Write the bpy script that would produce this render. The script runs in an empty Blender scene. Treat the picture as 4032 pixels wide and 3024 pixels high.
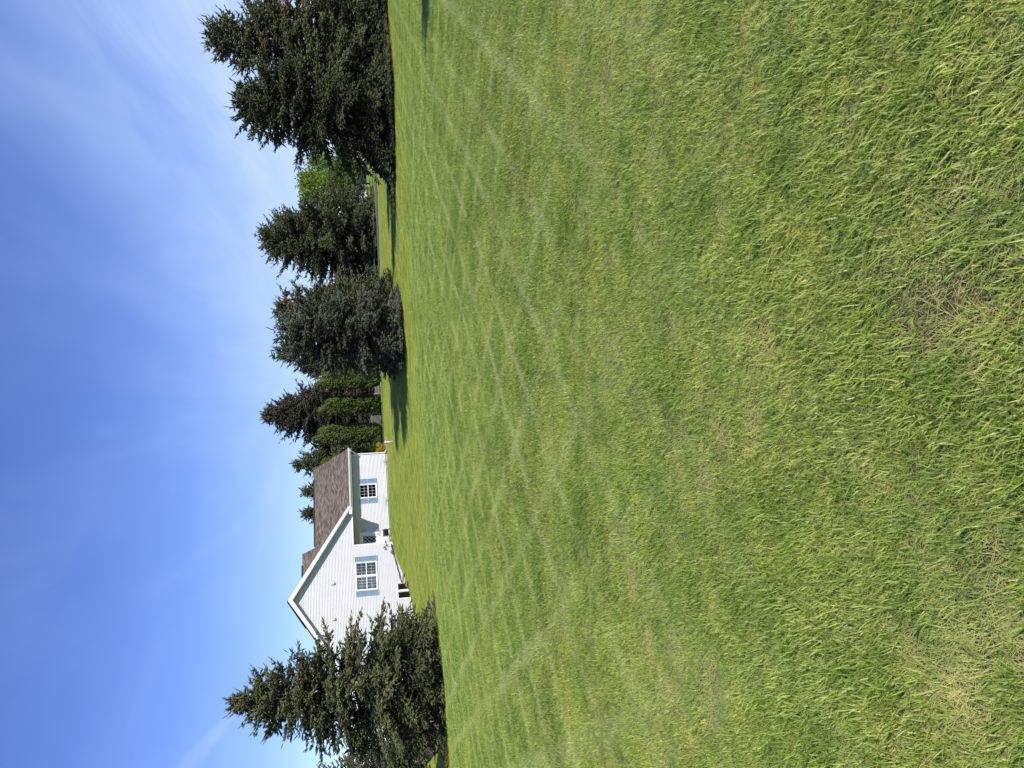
import bpy, math, random
import numpy as np
from mathutils import Matrix, Vector

rad = math.radians
scene = bpy.context.scene
C = scene.collection

# ------------------------------------------------------------------ camera
EYE = 1.6
pitch, roll = rad(10.4), 0.05
F_ = Vector((0, math.cos(pitch), -math.sin(pitch)))
R_ = Vector((1, 0, 0))
U_ = Vector((0, math.sin(pitch), math.cos(pitch)))
Ri = R_ * math.cos(roll) - U_ * math.sin(roll)
Ui = R_ * math.sin(roll) + U_ * math.cos(roll)
cam_d = bpy.data.cameras.new('camera')
cam = bpy.data.objects.new('camera', cam_d)
C.objects.link(cam)
m = Matrix.Identity(4)                       # the phone was held on its side: up in the place is left in the picture
for i in range(3):
    m[i][0], m[i][1], m[i][2] = -Ui[i], Ri[i], -F_[i]
m[0][3], m[1][3], m[2][3] = 0, 0, EYE
cam.matrix_world = m
cam_d.sensor_width = 36.0
cam_d.lens = 3000 / 4032 * 36
cam_d.clip_start = 0.05
cam_d.clip_end = 9000
scene.camera = cam

# ------------------------------------------------------------------ sun, sky, exposure
SUN_AZ = rad(130)          # clockwise from +Y
SUN_EL = rad(40)
to_sun = Vector((math.sin(SUN_AZ) * math.cos(SUN_EL), math.cos(SUN_AZ) * math.cos(SUN_EL), math.sin(SUN_EL)))
sun_d = bpy.data.lights.new('sun', 'SUN')
sun_d.energy = 4.6
sun_d.angle = rad(0.53)
sun_d.color = (1.0, 0.955, 0.88)
sun = bpy.data.objects.new('sun', sun_d)
C.objects.link(sun)
sun.rotation_euler = (-to_sun).to_track_quat('-Z', 'Y').to_euler()
sun.location = (30, -30, 40)

world = bpy.data.worlds.new('World')
scene.world = world
world.use_nodes = True
wn, wl = world.node_tree.nodes, world.node_tree.links
wn.clear()


def N(tree, typ, **kw):
    n = tree.nodes.new(typ)
    for k, v in kw.items():
        if k == 'inp':
            for a, b in v.items():
                n.inputs[a].default_value = b
        else:
            setattr(n, k, v)
    return n


def ramp(tree, stops, interp='LINEAR'):
    n = tree.nodes.new('ShaderNodeValToRGB')
    n.color_ramp.interpolation = interp
    e = n.color_ramp.elements
    while len(e) > 1:
        e.remove(e[-1])
    e[0].position, e[0].color = stops[0][0], tuple(stops[0][1]) + (1,)
    for p, c in stops[1:]:
        x = e.new(p)
        x.color = tuple(c) + (1,)
    return n


def g3(v):
    return (v, v, v)


wt = world.node_tree
sky = N(wt, 'ShaderNodeTexSky', sky_type='NISHITA', sun_disc=False, sun_elevation=SUN_EL, sun_rotation=SUN_AZ,
        altitude=0, air_density=1.0, dust_density=0.0, ozone_density=4.0)
hs = N(wt, 'ShaderNodeHueSaturation', inp={'Hue': 0.513, 'Saturation': 1.09, 'Value': 1.0})
wl.new(sky.outputs[0], hs.inputs['Color'])
tc = N(wt, 'ShaderNodeTexCoord')
sep = N(wt, 'ShaderNodeSeparateXYZ')
wl.new(tc.outputs['Generated'], sep.inputs[0])
zc = N(wt, 'ShaderNodeMath', operation='MAXIMUM', inp={1: 0.0})
wl.new(sep.outputs['Z'], zc.inputs[0])
za = N(wt, 'ShaderNodeMath', operation='ADD', inp={1: 0.10})
wl.new(zc.outputs[0], za.inputs[0])
dv = N(wt, 'ShaderNodeVectorMath', operation='DIVIDE')
cb = N(wt, 'ShaderNodeCombineXYZ')
for k in range(3):
    wl.new(za.outputs[0], cb.inputs[k])
wl.new(tc.outputs['Generated'], dv.inputs[0])
wl.new(cb.outputs[0], dv.inputs[1])


def cloud_layer(rotz, scl, detail, dist, lo, hi, rough=0.55, loc=(0, 0, 0)):
    mp = N(wt, 'ShaderNodeMapping', inp={'Rotation': (0, 0, rotz), 'Scale': scl, 'Location': loc})
    wl.new(dv.outputs[0], mp.inputs[0])
    nz = N(wt, 'ShaderNodeTexNoise', noise_dimensions='2D', inp={'Scale': 1.0, 'Detail': detail, 'Roughness': rough, 'Distortion': dist})
    wl.new(mp.outputs[0], nz.inputs['Vector'])
    mr = N(wt, 'ShaderNodeMapRange', interpolation_type='SMOOTHSTEP', inp={'From Min': lo, 'From Max': hi})
    wl.new(nz.outputs[0], mr.inputs[0])
    return mr.outputs[0]


def wmath(op, a, b):
    n = N(wt, 'ShaderNodeMath', operation=op)
    for k, v in enumerate((a, b)):
        if isinstance(v, (int, float)):
            n.inputs[k].default_value = v
        else:
            wl.new(v, n.inputs[k])
    return n.outputs[0]


# thin high veil: lies beyond a front that runs obliquely away over the place, drawn out in streaks along it
qd = N(wt, 'ShaderNodeVectorMath', operation='DOT_PRODUCT', inp={1: (0.912, 0.41, 0.0)})
wl.new(dv.outputs[0], qd.inputs[0])
big = cloud_layer(rad(-24), (0.9, 0.22, 1), 4, 0.5, 0.0, 1.0, 0.6, loc=(1.3, 2.2, 0))
streak = cloud_layer(rad(-24), (2.3, 0.42, 1), 8, 0.5, 0.20, 0.85, 0.60, loc=(3.1, 0.4, 0))
fine = cloud_layer(rad(-30), (2.6, 0.9, 1), 6, 0.5, 0.35, 0.85, 0.55, loc=(7.0, 5.0, 0))
front = N(wt, 'ShaderNodeMapRange', interpolation_type='SMOOTHSTEP', inp={'From Min': 0.5, 'From Max': 3.1})
wl.new(wmath('ADD', qd.outputs['Value'], wmath('MULTIPLY', wmath('SUBTRACT', big, 0.5), 1.5)), front.inputs[0])
veil = wmath('MULTIPLY', front.outputs[0], wmath('ADD', wmath('MULTIPLY', streak, 0.62), 0.46))
patchy = wmath('MULTIPLY', wmath('MULTIPLY', fine, big), 0.22)
cl = wmath('ADD', wmath('MULTIPLY', veil, 0.86), patchy)
# old contrail: a thin great-circle band with a ragged edge
P1 = Vector((-0.3925, 1.0, 0.1933)).normalized()
P2 = Vector((-0.5114, 1.0, 0.2945)).normalized()
nrm = P1.cross(P2).normalized()
along = (P2 - P1 * P1.dot(P2)).normalized()
d1 = N(wt, 'ShaderNodeVectorMath', operation='DOT_PRODUCT', inp={1: nrm})
d2 = N(wt, 'ShaderNodeVectorMath', operation='DOT_PRODUCT', inp={1: along})
nzv = N(wt, 'ShaderNodeVectorMath', operation='NORMALIZE')
wl.new(tc.outputs['Generated'], nzv.inputs[0])
wl.new(nzv.outputs[0], d1.inputs[0])
wl.new(nzv.outputs[0], d2.inputs[0])
cn = N(wt, 'ShaderNodeTexNoise', inp={'Scale': 26.0, 'Detail': 6.0, 'Roughness': 0.65})
wl.new(nzv.outputs[0], cn.inputs['Vector'])
off = wmath('ADD', wmath('MULTIPLY', wmath('SUBTRACT', cn.outputs[0], 0.5), 0.022), d1.outputs['Value'])
wid = wmath('ADD', wmath('MULTIPLY', d2.outputs['Value'], 0.12), 0.004)
rel = wmath('DIVIDE', wmath('ABSOLUTE', off, 0), wmath('MAXIMUM', wid, 0.003))
band = N(wt, 'ShaderNodeMapRange', interpolation_type='SMOOTHSTEP', inp={'From Min': 0.2, 'From Max': 1.3, 'To Min': 1.0, 'To Max': 0.0})
wl.new(rel, band.inputs[0])
st = N(wt, 'ShaderNodeMapRange', interpolation_type='SMOOTHSTEP', inp={'From Min': -0.02, 'From Max': 0.03})
wl.new(d2.outputs['Value'], st.inputs[0])
contrail = wmath('MULTIPLY', wmath('MULTIPLY', band.outputs[0], st.outputs[0]), wmath('MULTIPLY', cn.outputs[0], 0.46))
cl = wmath('MINIMUM', wmath('ADD', cl, contrail), 0.92)
mixc = N(wt, 'ShaderNodeMix', data_type='RGBA', inp={'B': (4.9, 6.3, 9.4, 1)})
wl.new(cl, mixc.inputs['Factor'])
tint = N(wt, 'ShaderNodeMix', data_type='RGBA', blend_type='MULTIPLY', inp={'Factor': 1.0, 'B': (1.0, 1.04, 1.32, 1)})
wl.new(hs.outputs[0], tint.inputs['A'])
wl.new(tint.outputs['Result'], mixc.inputs['A'])
bg = N(wt, 'ShaderNodeBackground', inp={'Strength': 0.1})
wl.new(mixc.outputs['Result'], bg.inputs['Color'])
wo = N(wt, 'ShaderNodeOutputWorld')
wl.new(bg.outputs[0], wo.inputs['Surface'])

scene.render.engine = 'CYCLES'
scene.view_settings.view_transform = 'Standard'
scene.view_settings.look = 'None'
scene.view_settings.gamma = 1.0
scene.view_settings.exposure = 0.32
scene.render.resolution_x, scene.render.resolution_y = 1024, 768


# ------------------------------------------------------------------ materials
def mat(name):
    mt = bpy.data.materials.new(name)
    mt.use_nodes = True
    mt.node_tree.nodes.clear()
    return mt, mt.node_tree


def finish(t, shader):
    o = N(t, 'ShaderNodeOutputMaterial')
    t.links.new(shader, o.inputs['Surface'])


def plain(name, col, rough=0.6, var=0.12, scale=6.0, bump=0.0, spec=0.3, metal=0.0, bscale=60):
    mt, t = mat(name)
    p = N(t, 'ShaderNodeBsdfPrincipled', inp={'Roughness': rough, 'Specular IOR Level': spec, 'Metallic': metal})
    c = N(t, 'ShaderNodeTexCoord')
    nz = N(t, 'ShaderNodeTexNoise', inp={'Scale': scale, 'Detail': 5.0, 'Roughness': 0.6})
    t.links.new(c.outputs['Object'], nz.inputs['Vector'])
    rp = ramp(t, [(0.3, [x * (1 - var) for x in col]), (0.7, [min(1, x * (1 + var)) for x in col])])
    t.links.new(nz.outputs[0], rp.inputs[0])
    t.links.new(rp.outputs[0], p.inputs['Base Color'])
    if bump:
        n2 = N(t, 'ShaderNodeTexNoise', inp={'Scale': bscale, 'Detail': 4.0})
        t.links.new(c.outputs['Object'], n2.inputs['Vector'])
        b = N(t, 'ShaderNodeBump', inp={'Strength': bump, 'Distance': 0.02})
        t.links.new(n2.outputs[0], b.inputs['Height'])
        t.links.new(b.outputs[0], p.inputs['Normal'])
    finish(t, p.outputs[0])
    return mt


def patch_nodes(t):
    """colour modulation of the lawn in the place itself: dry clipping lines left by the mower, lush and thin patches"""
    geo = N(t, 'ShaderNodeNewGeometry')
    # two sets of mower lines that cross: pale clippings along the edges of each pass
    wob = N(t, 'ShaderNodeTexNoise', inp={'Scale': 0.35, 'Detail': 2.0})
    t.links.new(geo.outputs['Position'], wob.inputs['Vector'])
    brk = N(t, 'ShaderNodeTexNoise', inp={'Scale': 0.8, 'Detail': 4.0, 'Roughness': 0.65})
    t.links.new(geo.outputs['Position'], brk.inputs['Vector'])
    bk = N(t, 'ShaderNodeMapRange', interpolation_type='SMOOTHSTEP', inp={'From Min': 0.36, 'From Max': 0.62, 'To Min': 0.30, 'To Max': 1.0})
    t.links.new(brk.outputs[0], bk.inputs[0])

    def mt_(op, x, y):
        n = N(t, 'ShaderNodeMath', operation=op)
        for k, v in enumerate((x, y)):
            if isinstance(v, (int, float)):
                n.inputs[k].default_value = v
            else:
                t.links.new(v, n.inputs[k])
        return n.outputs[0]

    outs = []
    for ang, gap_, wd_, amp in ((33, 0.92, 0.17, 1.0), (-29, 1.05, 0.17, 0.85)):
        q = N(t, 'ShaderNodeVectorMath', operation='DOT_PRODUCT', inp={1: (math.cos(rad(ang)), -math.sin(rad(ang)), 0.0)})
        t.links.new(geo.outputs['Position'], q.inputs[0])
        qq = mt_('DIVIDE', mt_('ADD', q.outputs['Value'], mt_('MULTIPLY', wob.outputs[0], 0.30)), gap_)
        fr_ = mt_('ABSOLUTE', mt_('SUBTRACT', mt_('FRACT', qq, 0), 0.5), 0)
        ln_ = N(t, 'ShaderNodeMapRange', interpolation_type='SMOOTHSTEP', inp={'From Min': 0.0, 'From Max': wd_, 'To Min': amp, 'To Max': 0.0})
        t.links.new(fr_, ln_.inputs[0])
        outs.append(ln_.outputs[0])
    pale = mt_('MULTIPLY', mt_('MAXIMUM', outs[0], outs[1]), bk.outputs[0])
    dist_ = N(t, 'ShaderNodeVectorMath', operation='LENGTH')
    t.links.new(geo.outputs['Position'], dist_.inputs[0])
    near_ = N(t, 'ShaderNodeMapRange', interpolation_type='SMOOTHSTEP', inp={'From Min': 3.0, 'From Max': 8.0, 'To Min': 0.25})
    t.links.new(dist_.outputs['Value'], near_.inputs[0])
    mx = N(t, 'ShaderNodeMath', operation='MULTIPLY')
    t.links.new(pale, mx.inputs[0])
    t.links.new(near_.outputs[0], mx.inputs[1])
    nz3 = N(t, 'ShaderNodeTexNoise', inp={'Scale': 0.55, 'Detail': 4.0, 'Roughness': 0.65})
    t.links.new(geo.outputs['Position'], nz3.inputs['Vector'])
    return mx.outputs[0], nz3.outputs[0]


def grass_material(name, far=False):
    mt, t = mat(name)
    dry, lush = patch_nodes(t)
    at = N(t, 'ShaderNodeAttribute', attribute_name='var')
    rp = ramp(t, [(0.0, (0.06, 0.10, 0.010)), (0.28, (0.175, 0.250, 0.026)), (0.55, (0.300, 0.400, 0.060)),
                  (0.80, (0.50, 0.60, 0.135)), (0.90, (0.62, 0.67, 0.20)), (0.955, (0.56, 0.48, 0.25)), (1.0, (0.62, 0.55, 0.36))])
    t.links.new(at.outputs['Fac'], rp.inputs[0])
    # lush patches: deeper green;  thin patches: yellower
    lr = ramp(t, [(0.32, (0.70, 0.80, 0.58)), (0.5, (0.95, 0.95, 0.90)), (0.68, (1.15, 1.06, 1.02))])
    t.links.new(lush, lr.inputs[0])
    g4 = N(t, 'ShaderNodeNewGeometry')
    n4 = N(t, 'ShaderNodeTexNoise', inp={'Scale': 4.5, 'Detail': 3.0, 'Roughness': 0.6})
    t.links.new(g4.outputs['Position'], n4.inputs['Vector'])
    r4 = ramp(t, [(0.32, (0.72, 0.80, 0.60)), (0.5, (0.96, 0.96, 0.90)), (0.68, (1.16, 1.08, 1.08))])
    t.links.new(n4.outputs[0], r4.inputs[0])
    m4 = N(t, 'ShaderNodeMix', data_type='RGBA', blend_type='MULTIPLY', inp={'Factor': 1.0})
    t.links.new(rp.outputs[0], m4.inputs['A'])
    t.links.new(r4.outputs[0], m4.inputs['B'])
    ml = N(t, 'ShaderNodeMix', data_type='RGBA', blend_type='MULTIPLY', inp={'Factor': 1.0})
    t.links.new(m4.outputs['Result'], ml.inputs['A'])
    t.links.new(lr.outputs[0], ml.inputs['B'])
    md = N(t, 'ShaderNodeMix', data_type='RGBA', inp={'B': (0.50, 0.55, 0.20, 1)})
    f = N(t, 'ShaderNodeMath', operation='MULTIPLY', inp={1: 0.64})
    t.links.new(dry, f.inputs[0])
    t.links.new(f.outputs[0], md.inputs['Factor'])
    t.links.new(ml.outputs['Result'], md.inputs['A'])
    # yellower turf beyond the brow; the sunlit slope's brightness is put into the colour
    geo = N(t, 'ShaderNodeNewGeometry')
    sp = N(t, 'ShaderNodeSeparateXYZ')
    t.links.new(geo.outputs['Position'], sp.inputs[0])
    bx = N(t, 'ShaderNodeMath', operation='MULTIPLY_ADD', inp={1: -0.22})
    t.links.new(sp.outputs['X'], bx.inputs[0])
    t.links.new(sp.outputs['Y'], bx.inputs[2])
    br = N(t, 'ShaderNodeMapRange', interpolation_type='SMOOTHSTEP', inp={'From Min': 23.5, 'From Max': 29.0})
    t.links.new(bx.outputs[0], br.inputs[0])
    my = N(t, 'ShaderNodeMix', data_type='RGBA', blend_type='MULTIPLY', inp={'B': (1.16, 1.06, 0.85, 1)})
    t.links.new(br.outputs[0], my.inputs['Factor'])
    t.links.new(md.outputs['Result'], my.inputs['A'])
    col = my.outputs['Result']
    p = N(t, 'ShaderNodeBsdfPrincipled', inp={'Roughness': 0.45, 'Specular IOR Level': 0.4})
    t.links.new(col, p.inputs['Base Color'])
    tr = N(t, 'ShaderNodeBsdfTranslucent')
    t.links.new(col, tr.inputs['Color'])
    ms = N(t, 'ShaderNodeMixShader', inp={0: 0.33})
    t.links.new(p.outputs[0], ms.inputs[1])
    t.links.new(tr.outputs[0], ms.inputs[2])
    finish(t, ms.outputs[0])
    return mt


def ground_material():
    mt, t = mat('lawn_soil')
    dry, lush = patch_nodes(t)
    geo = N(t, 'ShaderNodeNewGeometry')
    nz = N(t, 'ShaderNodeTexNoise', inp={'Scale': 55.0, 'Detail': 8.0, 'Roughness': 0.8})
    t.links.new(geo.outputs['Position'], nz.inputs['Vector'])
    rp = ramp(t, [(0.36, (0.025, 0.022, 0.010)), (0.52, (0.09, 0.075, 0.036)), (0.62, (0.24, 0.195, 0.11)), (0.75, (0.40, 0.33, 0.21))])
    t.links.new(nz.outputs[0], rp.inputs[0])
    # far away, where no blades are built, the sheet itself is the turf
    ln = N(t, 'ShaderNodeVectorMath', operation='LENGTH')
    t.links.new(geo.outputs['Position'], ln.inputs[0])
    fr = N(t, 'ShaderNodeMapRange', inp={'From Min': 9.0, 'From Max': 16.0})
    t.links.new(ln.outputs['Value'], fr.inputs[0])
    turf = ramp(t, [(0.3, (0.16, 0.23, 0.035)), (0.7, (0.25, 0.33, 0.06))])
    t.links.new(lush, turf.inputs[0])
    mx = N(t, 'ShaderNodeMix', data_type='RGBA')
    t.links.new(fr.outputs[0], mx.inputs['Factor'])
    t.links.new(rp.outputs[0], mx.inputs['A'])
    t.links.new(turf.outputs[0], mx.inputs['B'])
    p = N(t, 'ShaderNodeBsdfPrincipled', inp={'Roughness': 0.95, 'Specular IOR Level': 0.1})
    t.links.new(mx.outputs['Result'], p.inputs['Base Color'])
    b = N(t, 'ShaderNodeBump', inp={'Strength': 0.8, 'Distance': 0.03})
    t.links.new(nz.outputs[0], b.inputs['Height'])
    t.links.new(b.outputs[0], p.inputs['Normal'])
    finish(t, p.outputs[0])
    return mt


def foliage_material(name, dark, mid, light, odd, trans=0.12, rough=0.6):
    mt, t = mat(name)
    at = N(t, 'ShaderNodeAttribute', attribute_name='var')
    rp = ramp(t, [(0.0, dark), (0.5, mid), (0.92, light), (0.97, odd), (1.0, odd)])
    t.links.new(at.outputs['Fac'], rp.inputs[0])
    p = N(t, 'ShaderNodeBsdfPrincipled', inp={'Roughness': rough, 'Specular IOR Level': 0.25})
    t.links.new(rp.outputs[0], p.inputs['Base Color'])
    tr = N(t, 'ShaderNodeBsdfTranslucent')
    t.links.new(rp.outputs[0], tr.inputs['Color'])
    ms = N(t, 'ShaderNodeMixShader', inp={0: trans})
    t.links.new(p.outputs[0], ms.inputs[1])
    t.links.new(tr.outputs[0], ms.inputs[2])
    finish(t, ms.outputs[0])
    return mt


def shingle_material():
    mt, t = mat('brown_shingles')
    uv = N(t, 'ShaderNodeUVMap')
    br = N(t, 'ShaderNodeTexBrick', offset=0.5, inp={'Scale': 1.0, 'Mortar Size': 0.012, 'Brick Width': 0.30, 'Row Height': 0.14, 'Bias': 0.0,
                                                     'Color1': (0.092, 0.074, 0.056, 1), 'Color2': (0.235, 0.192, 0.152, 1), 'Mortar': (0.04, 0.032, 0.028, 1)})
    t.links.new(uv.outputs[0], br.inputs['Vector'])
    nz = N(t, 'ShaderNodeTexNoise', inp={'Scale': 1.1, 'Detail': 4.0})
    t.links.new(uv.outputs[0], nz.inputs['Vector'])
    rp = ramp(t, [(0.3, g3(0.86)), (0.7, g3(1.12))])
    t.links.new(nz.outputs[0], rp.inputs[0])
    mx = N(t, 'ShaderNodeMix', data_type='RGBA', blend_type='MULTIPLY', inp={'Factor': 1.0})
    t.links.new(br.outputs['Color'], mx.inputs['A'])
    t.links.new(rp.outputs[0], mx.inputs['B'])
    p = N(t, 'ShaderNodeBsdfPrincipled', inp={'Roughness': 0.92, 'Specular IOR Level': 0.2})
    t.links.new(mx.outputs['Result'], p.inputs['Base Color'])
    finish(t, p.outputs[0])
    return mt


def glass_material(name, tint, clear):
    mt, t = mat(name)
    gl = N(t, 'ShaderNodeBsdfGlossy', inp={'Roughness': 0.04, 'Color': (0.9, 0.9, 0.9, 1)})
    tr = N(t, 'ShaderNodeBsdfTransparent', inp={'Color': tuple(tint) + (1,)})
    fr = N(t, 'ShaderNodeFresnel', inp={'IOR': 1.5})
    ad = N(t, 'ShaderNodeMath', operation='ADD', inp={1: clear})
    t.links.new(fr.outputs[0], ad.inputs[0])
    ms = N(t, 'ShaderNodeMixShader')
    t.links.new(ad.outputs[0], ms.inputs[0])
    t.links.new(tr.outputs[0], ms.inputs[1])
    t.links.new(gl.outputs[0], ms.inputs[2])
    finish(t, ms.outputs[0])
    return mt


M = {}
M['ground'] = ground_material()
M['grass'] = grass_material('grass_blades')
M['bark'] = plain('spruce_bark', (0.115, 0.088, 0.068), 0.9, 0.35, 9, 0.5)
M['needles_olive'] = foliage_material('sunlit_olive_needles', (0.030, 0.036, 0.015), (0.088, 0.098, 0.040), (0.190, 0.195, 0.085), (0.19, 0.13, 0.08))
M['needles_shade'] = foliage_material('shaded_green_needles', (0.020, 0.029, 0.011), (0.052, 0.066, 0.024), (0.132, 0.151, 0.061), (0.13, 0.10, 0.06))  # darker green: shade on the dense spruce is put into its needle colour
M['needles'] = foliage_material('green_needles', (0.031, 0.042, 0.017), (0.070, 0.087, 0.034), (0.166, 0.189, 0.080), (0.182, 0.133, 0.084))
M['needles_warm'] = foliage_material('olive_needles', (0.032, 0.038, 0.016), (0.073, 0.081, 0.032), (0.167, 0.176, 0.077), (0.209, 0.115, 0.074))
M['needles_blue'] = foliage_material('blue_green_needles', (0.026, 0.034, 0.020), (0.066, 0.080, 0.048), (0.159, 0.184, 0.121), (0.110, 0.090, 0.055))
M['needles_brown'] = foliage_material('dull_brown_needles', (0.036, 0.034, 0.021), (0.073, 0.070, 0.042), (0.111, 0.104, 0.065), (0.143, 0.104, 0.078))
M['dead'] = foliage_material('dead_red_needles', (0.09, 0.045, 0.025), (0.16, 0.075, 0.045), (0.22, 0.11, 0.07), (0.22, 0.12, 0.08))
M['cedar'] = foliage_material('cedar_sprays', (0.023, 0.039, 0.008), (0.062, 0.091, 0.016), (0.124, 0.156, 0.029), (0.169, 0.156, 0.052))
M['leaf'] = foliage_material('spring_leaves', (0.095, 0.149, 0.020), (0.203, 0.297, 0.041), (0.324, 0.419, 0.068), (0.351, 0.351, 0.108), 0.4)
M['leaf_dark'] = foliage_material('shrub_leaves', (0.035, 0.06, 0.012), (0.07, 0.11, 0.02), (0.12, 0.17, 0.035), (0.12, 0.05, 0.03), 0.3)
M['leaf_red'] = foliage_material('reddish_shrub_leaves', (0.05, 0.05, 0.015), (0.10, 0.10, 0.03), (0.15, 0.14, 0.05), (0.13, 0.05, 0.03), 0.3)
M['leaf_gold'] = foliage_material('golden_leaves', (0.28, 0.20, 0.01), (0.52, 0.40, 0.02), (0.70, 0.55, 0.05), (0.60, 0.40, 0.03), 0.35)
M['siding'] = plain('white_vinyl_siding', (0.52, 0.525, 0.535), 0.5, 0.04, 1.4)
M['trim'] = plain('white_trim', (0.74, 0.74, 0.75), 0.45, 0.03, 3)
M['shingle'] = shingle_material()
M['ridge'] = plain('dark_ridge_vent', (0.045, 0.038, 0.036), 0.9)
M['shutter'] = plain('grey_blue_shutters', (0.235, 0.335, 0.420), 0.55, 0.06, 5)
M['glass'] = glass_material('window_glass', (0.55, 0.58, 0.60), 0.03)
M['glass_clear'] = glass_material('curtained_window_glass', (0.96, 0.96, 0.96), 0.02)
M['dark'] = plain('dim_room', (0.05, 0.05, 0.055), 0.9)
M['curtain'] = plain('pale_curtain', (0.80, 0.79, 0.78), 0.9, 0.15, 5)
M['concrete'] = plain('pink_concrete', (0.46, 0.37, 0.33), 0.9, 0.15, 5, 0.3)
M['black'] = plain('black_plastic', (0.018, 0.018, 0.019), 0.45)
M['iron'] = plain('black_iron', (0.022, 0.022, 0.024), 0.55)
M['rubber'] = plain('green_black_hose', (0.022, 0.026, 0.022), 0.5)
M['pale_plastic'] = plain('off_white_plastic', (0.46, 0.44, 0.43), 0.5, 0.08)
M['brass'] = plain('brass', (0.45, 0.32, 0.12), 0.35, metal=0.8)
M['block'] = plain('pink_grey_wall_block', (0.29, 0.175, 0.150), 0.95, 0.3, 4, 0.5, bscale=30)
M['paver'] = plain('terracotta_paver', (0.40, 0.225, 0.170), 0.92, 0.25, 6, 0.4, bscale=40)
M['asphalt'] = plain('grey_asphalt', (0.105, 0.100, 0.102), 0.95, 0.15, 1.5, 0.4)
M['canopy'] = plain('charcoal_canvas', (0.065, 0.067, 0.073), 0.8, 0.15)
M['brown'] = plain('brown_painted_wood', (0.13, 0.060, 0.045), 0.7, 0.15)
M['mulch'] = plain('bark_mulch', (0.060, 0.042, 0.030), 0.95, 0.4, 25, 0.8, bscale=40)
M['yellow_siding'] = plain('cream_siding', (0.66, 0.60, 0.40), 0.6, 0.04, 2)
M['grey_siding'] = plain('slate_grey_siding', (0.20, 0.215, 0.225), 0.7, 0.08, 2)
M['grey_roof'] = plain('grey_shingles', (0.13, 0.125, 0.12), 0.9, 0.15)
M['fence_shade'] = plain('shaded_fence', (0.27, 0.265, 0.26), 0.7, 0.2)  # white pickets greyed: the shade they stand in is put into the colour
M['fence'] = plain('white_fence', (0.72, 0.71, 0.69), 0.6, 0.08)


# ------------------------------------------------------------------ mesh helpers
class MB:
    def __init__(s):
        s.v, s.f, s.uv = [], [], None

    def poly(s, pts):
        n = len(s.v)
        s.v += [tuple(p) for p in pts]
        s.f.append(tuple(range(n, n + len(pts))))

    def box(s, x0, x1, y0, y1, z0, z1):
        n = len(s.v)
        s.v += [(x, y, z) for z in (z0, z1) for y in (y0, y1) for x in (x0, x1)]
        s.f += [tuple(n + i for i in q) for q in ((0, 2, 3, 1), (4, 5, 7, 6), (0, 1, 5, 4), (2, 6, 7, 3), (0, 4, 6, 2), (1, 3, 7, 5))]
        return s

    def hexa(s, b, t):
        """b, t: four bottom and four top points in the same order round"""
        n = len(s.v)
        s.v += [tuple(p) for p in b] + [tuple(p) for p in t]
        s.f += [(n + 3, n + 2, n + 1, n), (n + 4, n + 5, n + 6, n + 7)]
        for i in range(4):
            j = (i + 1) % 4
            s.f.append((n + i, n + j, n + 4 + j, n + 4 + i))
        return s

    def bar(s, p, q, w, h, up=(0, 0, 1)):
        p, q, up = Vector(p), Vector(q), Vector(up)
        d = (q - p).normalized()
        a = d.cross(up)
        if a.length < 1e-4:
            a = d.cross(Vector((1, 0, 0)))
        a.normalize()
        b = a.cross(d).normalized()
        a, b = a * w / 2, b * h / 2
        return s.hexa([p - a - b, p + a - b, p + a + b, p - a + b], [q - a - b, q + a - b, q + a + b, q - a + b])

    def tube(s, pts, radii, n=8, caps=True):
        pts = [Vector(p) for p in pts]
        if isinstance(radii, (int, float)):
            radii = [radii] * len(pts)
        base = len(s.v)
        ref = Vector((0.13, 0.97, 0.2))
        for i, p in enumerate(pts):
            d = (pts[min(i + 1, len(pts) - 1)] - pts[max(i - 1, 0)]).normalized()
            a = d.cross(ref)
            if a.length < 0.15:
                a = d.cross(Vector((1, 0, 0)))
            a.normalize()
            b = d.cross(a)
            for k in range(n):
                w = 2 * math.pi * k / n
                s.v.append(tuple(p + (a * math.cos(w) + b * math.sin(w)) * radii[i]))
        for i in range(len(pts) - 1):
            for k in range(n):
                k2 = (k + 1) % n
                s.f.append((base + i * n + k, base + i * n + k2, base + (i + 1) * n + k2, base + (i + 1) * n + k))
        if caps:
            s.f.append(tuple(base + k for k in reversed(range(n))))
            e = base + (len(pts) - 1) * n
            s.f.append(tuple(e + k for k in range(n)))
        return s

    def build(s, name, material, parent=None, smooth=False):
        me = bpy.data.meshes.new(name)
        me.from_pydata(s.v, [], s.f)
        me.materials.append(material)
        if smooth:
            me.polygons.foreach_set('use_smooth', [True] * len(me.polygons))
        me.update()
        o = bpy.data.objects.new(name, me)
        C.objects.link(o)
        o.parent = parent
        return o


def tri_mesh(name, V, T, material, var=None, parent=None, link=True):
    me = bpy.data.meshes.new(name)
    V = np.ascontiguousarray(V, dtype=np.float32)
    T = np.ascontiguousarray(T, dtype=np.int32)
    me.vertices.add(len(V))
    me.vertices.foreach_set('co', V.ravel())
    me.loops.add(T.size)
    me.loops.foreach_set('vertex_index', T.ravel())
    me.polygons.add(len(T))
    me.polygons.foreach_set('loop_start', np.arange(0, T.size, 3, dtype=np.int32))
    me.polygons.foreach_set('loop_total', np.full(len(T), 3, dtype=np.int32))
    if var is not None:
        a = me.attributes.new('var', 'FLOAT', 'POINT')
        a.data.foreach_set('value', np.ascontiguousarray(var, dtype=np.float32))
    me.materials.append(material)
    me.update(calc_edges=True)
    o = bpy.data.objects.new(name, me)
    if link:
        C.objects.link(o)
        o.parent = parent
    return o


def empty(name, loc, rz=0.0):
    o = bpy.data.objects.new(name, None)
    C.objects.link(o)
    o.location = loc
    o.rotation_euler = (0, 0, rz)
    o.empty_display_size = 0.3
    return o


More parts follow.
